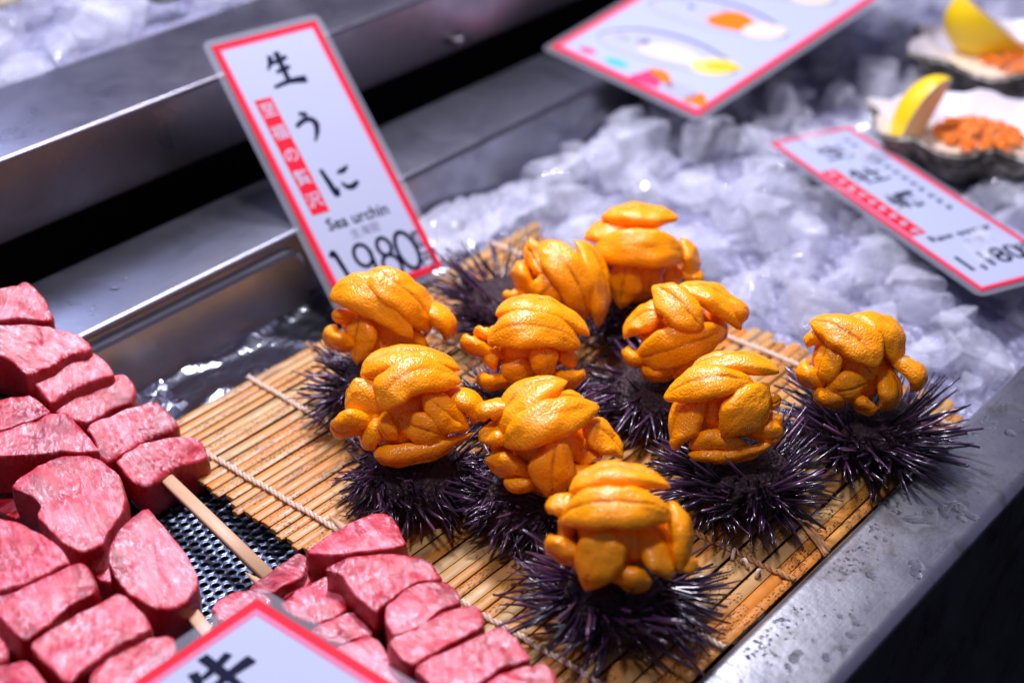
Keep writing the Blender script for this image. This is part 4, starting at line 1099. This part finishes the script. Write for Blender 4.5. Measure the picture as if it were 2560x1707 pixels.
# ------------------------------------------------------------------ ice
def ice_chunk(rnd, size, flat=.75):
    """irregular cube: an 3x3x3-ish rounded box with knocked-about corners"""
    pts = {}
    V, F = [], []
    ax = [Vector((rnd.uniform(.6, 1.5), 0, 0)), Vector((0, rnd.uniform(.6, 1.2), 0)), Vector((0, 0, rnd.uniform(.45, 1.05)))]
    cj = {(i, j, k): Vector((rnd.gauss(0, .22), rnd.gauss(0, .22), rnd.gauss(0, .22))) for i in (-1, 1) for j in (-1, 1) for k in (-1, 1)}
    g = (-1, -.66, .66, 1)
    def vid(i, j, k):
        key = (i, j, k)
        if key in pts: return pts[key]
        x, y, z = g[i], g[j], g[k]
        ext = (i in (0, 3)) + (j in (0, 3)) + (k in (0, 3))
        sc = {1: 1.0, 2: .92, 3: .82}[ext]
        q = Vector((0, 0, 0))
        for c_, d in cj.items():
            q += d * ((1 + c_[0] * x) / 2) * ((1 + c_[1] * y) / 2) * ((1 + c_[2] * z) / 2)
        p = (ax[0] * x + ax[1] * y + ax[2] * z) * sc + q
        pts[key] = len(V); V.append(p * size)
        return pts[key]
    for a_ in range(3):
        for b_ in range(3):
            F.append((vid(a_, b_, 3), vid(a_ + 1, b_, 3), vid(a_ + 1, b_ + 1, 3), vid(a_, b_ + 1, 3)))
            F.append((vid(a_, b_, 0), vid(a_, b_ + 1, 0), vid(a_ + 1, b_ + 1, 0), vid(a_ + 1, b_, 0)))
            F.append((vid(a_, 0, b_), vid(a_ + 1, 0, b_), vid(a_ + 1, 0, b_ + 1), vid(a_, 0, b_ + 1)))
            F.append((vid(a_, 3, b_), vid(a_, 3, b_ + 1), vid(a_ + 1, 3, b_ + 1), vid(a_ + 1, 3, b_)))
            F.append((vid(0, a_, b_), vid(0, a_, b_ + 1), vid(0, a_ + 1, b_ + 1), vid(0, a_ + 1, b_)))
            F.append((vid(3, a_, b_), vid(3, a_ + 1, b_), vid(3, a_ + 1, b_ + 1), vid(3, a_, b_ + 1)))
    return V, F
def bed_z(x, y):
    t = smoothstep((x - 8) / 26)
    p = Vector((x * .16, y * .16, 0))
    return -1.5 + 1.7 * t + .9 * noise.noise(p) * (.3 + t) + .35 * noise.noise(p * 3.1) - .8 * smoothstep((-22 - y) / 4)
def bed_fn(s, t):
    x = -13 + 125 * s * s * .55 + 125 * s * .45; y = -27.1 + 42 * t
    return (x, y, min(bed_z(x, y), 9) if x > 12 else min(bed_z(x, y), -.75))
v, f = sheet(130, 56, bed_fn)
structure(obj("ice_bed", v, f, M["slush"]))
rnd = random.Random(21)
parts = []
def place(V, F, c, rnd):
    rm = Matrix.Rotation(rnd.uniform(0, 6.28), 3, 'Z') @ Matrix.Rotation(rnd.uniform(-.7, .7), 3, 'X') @ Matrix.Rotation(rnd.uniform(-.7, .7), 3, 'Y')
    return [rm @ p + Vector(c) for p in V], F
def blocked(x, y): return x < 13.8 and y < 10.6
k = 0
while k < 470:
    x = 5 + 85 * rnd.random() ** 1.25; y = rnd.uniform(-26.3, 14.2)
    if blocked(x, y): continue
    sz = rnd.uniform(.6, 1.7)
    V, F = ice_chunk(rnd, sz)
    V, F = place(V, F, (x, y, bed_z(x, y) + sz * rnd.uniform(.1, .9)), rnd)
    if any(p.y < -27.0 or p.y > 14.95 for p in V): continue
    parts.append((V, F)); k += 1
v, f = merge(parts)
o = obj("crushed_ice", v, f, M["ice"])
o.data.set_sharp_from_angle(angle=math.radians(24))
tag(o, "heap of crushed ice filling the basin behind the urchins", "ice", kind="stuff")
cubes = [(20, 12.2, 1.6), (24, 13.0, 1.3), (27, 9.5, 1.7), (17, 8.5, 1.4), (30, 12.8, 1.5), (22, 5.5, 1.5), (15.5, 12.8, 1.3), (26, 3.0, 1.6), (19, 1.5, 1.2), (33, 1.5, 1.5), (38, 8, 1.6), (44, 6, 1.5), (48, 9, 1.6), (55, 8, 1.7),
         (17, -4, 1.3), (20, -9, 1.4), (24, -14, 1.2), (17.5, -17.5, 1.3), (29, -7, 1.4), (52, 1.5, 1.5), (60, 3, 1.6), (19.5, -22, 1.1), (36, 13, 1.5), (41, 13, 1.6), (23, 9, 1.8), (31, 5, 1.9), (14.5, 5, 1.5), (27, -2, 1.8), (35, -3, 1.7), (22, -5.5, 1.6), (21, -18, 1.7), (26.5, -20, 1.5), (34, 10, 1.9)]
for q, (x, y, sz) in enumerate(cubes):
    V, F = ice_chunk(rnd, sz)
    rm = Matrix.Rotation(rnd.uniform(0, 6.28), 3, 'Z') @ Matrix.Rotation(rnd.uniform(-.5, .5), 3, 'X')
    o = obj("ice_cube", [rm @ p for p in V], F, M["ice"], None, (x, y, bed_z(x, y) + sz * 1.15))
    o.data.set_sharp_from_angle(angle=math.radians(24))
    tag(o, "clear rounded ice cube lying on the crushed ice behind the urchins", "ice cube", "large ice cubes in the basin")
parts = []
for q in range(150):
    x = rnd.uniform(-32, 60); y = rnd.uniform(37.2, 56)
    sz = rnd.uniform(.9, 2.1)
    V, F = ice_chunk(rnd, sz)
    parts.append(place(V, F, (x, y, 11.6 + rnd.uniform(-.6, .9) + .02 * (y - 37)), rnd))
v, f = merge(parts)
o = obj("crushed_ice", v, f, M["ice"])
o.data.set_sharp_from_angle(angle=math.radians(24))
tag(o, "ice cubes heaped on the upper shelf at the top left", "ice", kind="stuff")
v, f = sheet(60, 16, lambda s, t: (-60 + 150 * s, 36.9 + 36 * t, 10.9 + .4 * noise.noise(Vector((s * 30, t * 9, 0)))))
structure(obj("shelf_ice_bed", v, f, M["slush"]))

# ------------------------------------------------------------------ oysters
def oyster_mats():
    k = NT("oyster_outside")
    v = k.coord()
    col = k.ramp(k.noise(v, 60, 5, .65), [(.32, (.02, .018, .014)), (.48, (.12, .105, .07)), (.58, (.34, .31, .24)), (.7, (.62, .58, .52))])
    k.set(Roughness=.6)
    a = k.done(col, None, k.bump(k.noise(v, 120, 4), .8, .003))
    k = NT("oyster_inside")
    col = k.mix(k.noise(k.coord(), 40, 3), (.80, .78, .78), (.62, .60, .66))
    k.set(Roughness=.25)
    b = k.done(col)
    k = NT("lemon_rind")
    k.set(Base_Color=(.80, .53, .006, 1), Roughness=.35)
    c = k.done(None, None, k.bump(k.noise(k.coord(), 500, 2), .3, .0008))
    k = NT("lemon_flesh")
    k.set(Base_Color=(.78, .50, .22, 1), Roughness=.3, Subsurface_Weight=.3, Subsurface_Scale=.005)
    d = k.m
    k = NT("salmon_roe")
    k.set(Base_Color=(.82, .20, .004, 1), Roughness=.2, Subsurface_Weight=.3, Subsurface_Scale=.004)
    e = k.m
    k = NT("oyster_meat")
    k.set(Base_Color=(.72, .58, .42, 1), Roughness=.25, Subsurface_Weight=.3, Subsurface_Scale=.004)
    return a, b, c, d, e, k.m
OM = oyster_mats()
def oyster(loc, rot, a, b, seed, label, lemon_loc, lemon_rot, lemon_size, flesh_first):
    root = tag(empty("oyster", loc), label, "oyster", "oysters with salmon roe and lemon")
    Rz = Matrix.Rotation(rot, 3, 'Z')
    NU, NR = 48, 10
    def edge(th): return 1 + .07 * math.sin(th * 7 + seed) + .05 * math.sin(th * 13 + seed * 2) + .09 * math.cos(th)
    def surf(fr, th, low):
        e = edge(th)
        x = a * fr * e * math.cos(th); y = b * fr * e * math.sin(th)
        z = 3.4 * fr ** 2.0 + .25 * math.sin(th * 9 + seed) * fr ** 4
        z -= 1.4 * low * (1 - .7 * fr ** 6) 
        p = Vector((x, y, z)); p += Vector((0, 0, .25 * noise.noise(p * .6 + Vector((seed, 0, 0)))))
        return Rz @ p
    for nm, low, mat in (("shell_inside", 0, OM[1]), ("shell_outside", 1.0, OM[0])):
        V, F = [], []
        for r in range(NR + 1):
            for i in range(NU):
                V.append(surf(r / NR, 2 * math.pi * i / NU, low))
        for r in range(NR):
            for i in range(NU):
                q = (r * NU + i, (r + 1) * NU + i, (r + 1) * NU + (i + 1) % NU, r * NU + (i + 1) % NU)
                F.append(q if low == 0 else q[::-1])
        if low:
            # lip joining the two skins
            k = len(V)
            for i in range(NU): V.append(surf(1.0, 2 * math.pi * i / NU, 0))
            for i in range(NU): F.append((NR * NU + i, k + i, k + (i + 1) % NU, NR * NU + (i + 1) % NU))
        obj(nm, V, F, mat, root)
    # soft oyster meat
    V, F = build_core(1.0, seed)
    obj("oyster_meat", [Rz @ Vector((p.x * a * .62 + .3, p.y * b * .62, p.z * .9 + 1.5)) for p in V], F, OM[5], root)
    # roe beads
    rnd = random.Random(seed)
    parts = []
    for q in range(230):
        r = math.sqrt(rnd.random()); th = rnd.uniform(0, 6.283)
        c = Rz @ Vector((a * .12 + r * a * .42 * math.cos(th), r * b * .5 * math.sin(th) - b * .05, 2.35 + .7 * (1 - r * r) + rnd.uniform(-.15, .15)))
        V = []; F = []
        for j in range(5):
            aa = math.pi * (j / 4 - .5) * .98
            for i in range(7): V.append(c + Vector((math.cos(aa) * math.cos(i * .8976), math.cos(aa) * math.sin(i * .8976), math.sin(aa))) * .27)
        for j in range(4):
            for i in range(7): F.append((j * 7 + i, j * 7 + (i + 1) % 7, j * 7 + 7 + (i + 1) % 7, j * 7 + 7 + i))
        parts.append((V, F))
    v, f = merge(parts)
    o = obj("roe_beads", v, f, OM[4], root); o["kind"] = "stuff"
    # lemon wedge: a sector of an ellipsoid
    lr = tag(empty("lemon_wedge", lemon_loc), "lemon wedge standing in the " + ("nearer" if flesh_first else "farther") + " oyster", "lemon wedge", "lemon wedges on the oysters")
    lr.rotation_euler = lemon_rot
    NA, NE = 14, 14
    span = math.radians(100)
    V, F = [], []
    for j in range(NE + 1):
        e = math.pi * (j / NE - .5)
        for i in range(NA + 1):
            t = -span / 2 + span * i / NA
            V.append(Vector((math.cos(e) ** .8 * math.cos(t), math.cos(e) ** .8 * math.sin(t), 1.32 * math.sin(e))) * lemon_size)
    for j in range(NE):
        for i in range(NA): F.append((j * (NA + 1) + i, j * (NA + 1) + i + 1, (j + 1) * (NA + 1) + i + 1, (j + 1) * (NA + 1) + i))
    obj("rind", V, F, OM[2], lr)
    for sgn in (0, NA):
        col_ = [V[j * (NA + 1) + sgn] for j in range(NE + 1)]
        W = [p.copy() for p in col_] + [Vector((p.x * .9, p.y * .9, p.z * .93)) for p in col_] + [Vector((0.0, 0, p.z)) for p in col_]
        n_ = NE + 1
        F1 = [(j, j + 1, n_ + j + 1, n_ + j) for j in range(NE)]
        F2 = [(n_ + j, n_ + j + 1, 2 * n_ + j + 1, 2 * n_ + j) for j in range(NE)]
        obj("pith", W, F1, M["paper"], lr); obj("flesh", W, F2, OM[3], lr)
RT = math.atan2(-.768, .640)
oyster((42.6, -11.0, 1.2), -1.1, 8.2, 6.0, 1.3, "nearer oyster on the half shell with orange salmon roe, upper right", (40.6, -8.8, 4.5), (.1, -.35, 2.05), 2.8, True)
oyster((59.5, -7.5, 1.4), -1.05, 10.0, 7.0, 2.9, "farther oyster on the half shell with orange salmon roe, upper right corner", (61.5, -4.6, 5.8), (.6, .8, 3.4), 4.2, False)

# ------------------------------------------------------------------ water on the rail
rnd = random.Random(77)
parts = []
def drop(c, r, h):
    V, F = [], []
    sx, sy = rnd.uniform(.8, 1.5), rnd.uniform(.7, 1.1); ro = rnd.uniform(0, 3)
    for j, (fr, z) in enumerate(((1.0, 0), (.95, .35), (.72, .75), (.38, .95))):
        for i in range(9):
            a_ = i * 2 * math.pi / 9
            x, y_ = fr * r * sx * math.cos(a_), fr * r * sy * math.sin(a_)
            V.append(Vector((c[0] + x * math.cos(ro) - y_ * math.sin(ro), c[1] + x * math.sin(ro) + y_ * math.cos(ro), c[2] + z * h)))
    for j in range(3):
        for i in range(9): F.append((j * 9 + i, j * 9 + (i + 1) % 9, j * 9 + 9 + (i + 1) % 9, j * 9 + 9 + i))
    F.append(tuple(27 + i for i in range(9)))
    return V, F
def rail_top(y): return .95 - (y + 28.15) / (-32.2 + 28.15) * .25
for q in range(420):
    x = rnd.uniform(-20, 18); y = -28.25 - abs(rnd.gauss(0, .55))
    if noise.noise(Vector((x * .25, 3, 0))) < -.15: continue
    r = rnd.uniform(.03, .13)
    parts.append(drop((x, y, rail_top(y) - .005), r, r * .5))
for q in range(110):
    x = rnd.uniform(-20, 16); y = rnd.uniform(-32.1, -29.2)
    r = rnd.uniform(.03, .10) if rnd.random() < .8 else rnd.uniform(.15, .4)
    parts.append(drop((x, y, rail_top(y) - .005), r, min(.07, r * .4)))
for (x, y, r) in ((-1.2, -29.7, .5), (-.3, -30.2, .6), (.6, -30.6, .45), (-4.6, -31.6, .45), (-5.2, -31.9, .3), (-11.5, -31.6, .35), (-12.6, -31.8, .3), (1.4, -30.9, .5)):
    parts.append(drop((x, y, rail_top(y) - .005), r, .09))
v, f = merge(parts)
o = obj("water_droplets", v, f, M["drop"])
tag(o, "water droplets scattered on the steel rail", "water", kind="stuff")
parts = []
for (x, y, r) in ((-17.5, 18.2, .28), (-16.3, 18.6, .2), (-19.5, 17.6, .12), (-18.9, 18.4, .1), (-15.2, 19.9, .1), (-9.0, 17.3, .1)):
    parts.append(drop((x, y, 5.0), r, r * .5))
v, f = merge(parts)
o = obj("water_droplets", v, f, M["drop"])
tag(o, "few water drops on the top of the steel step", "water", kind="stuff")

# ------------------------------------------------------------------ scraps
def wrap_fn(s, t):
    x = 2.5 + 15 * s; y = 10.4 + 4.2 * t
    p = Vector((x * .45, y * .6, 11.3))
    return (x, y, .1 + 1.3 * t * math.sin(math.pi * min(1, s * 1.15)) + 1.1 * abs(noise.noise(p)) + .35 * noise.noise(p * 2.7))
v, f = sheet(26, 9, wrap_fn)
k = NT("plastic_wrap")
k.set(Base_Color=(0.80, 0.82, 0.95, 1), Roughness=0.12, Alpha=0.42)
o = obj("plastic_wrap", v, f, k.m, smooth=False)
tag(o, "crumpled translucent plastic wrap behind the mat, right of the tall sign", "plastic wrap")
for nm, c, col_, lab in (("fish_scrap", (-2.7, 49.6, 12.9), (0.30, 0.22, 0.06), "tan scrap on the upper ice at the top left corner"), ("leaf_scrap", (6.6, 40.6, 12.9), (0.05, 0.06, 0.02), "dark green scrap on the upper ice at the top edge")):
    V, F = build_core(1.0, 3)
    o = obj(nm, [Vector((p.x * 1.9, p.y * 1.2, p.z * .5)) for p in V], F, plain(nm, col_, .5), None, c)
    tag(o, lab, "scrap")
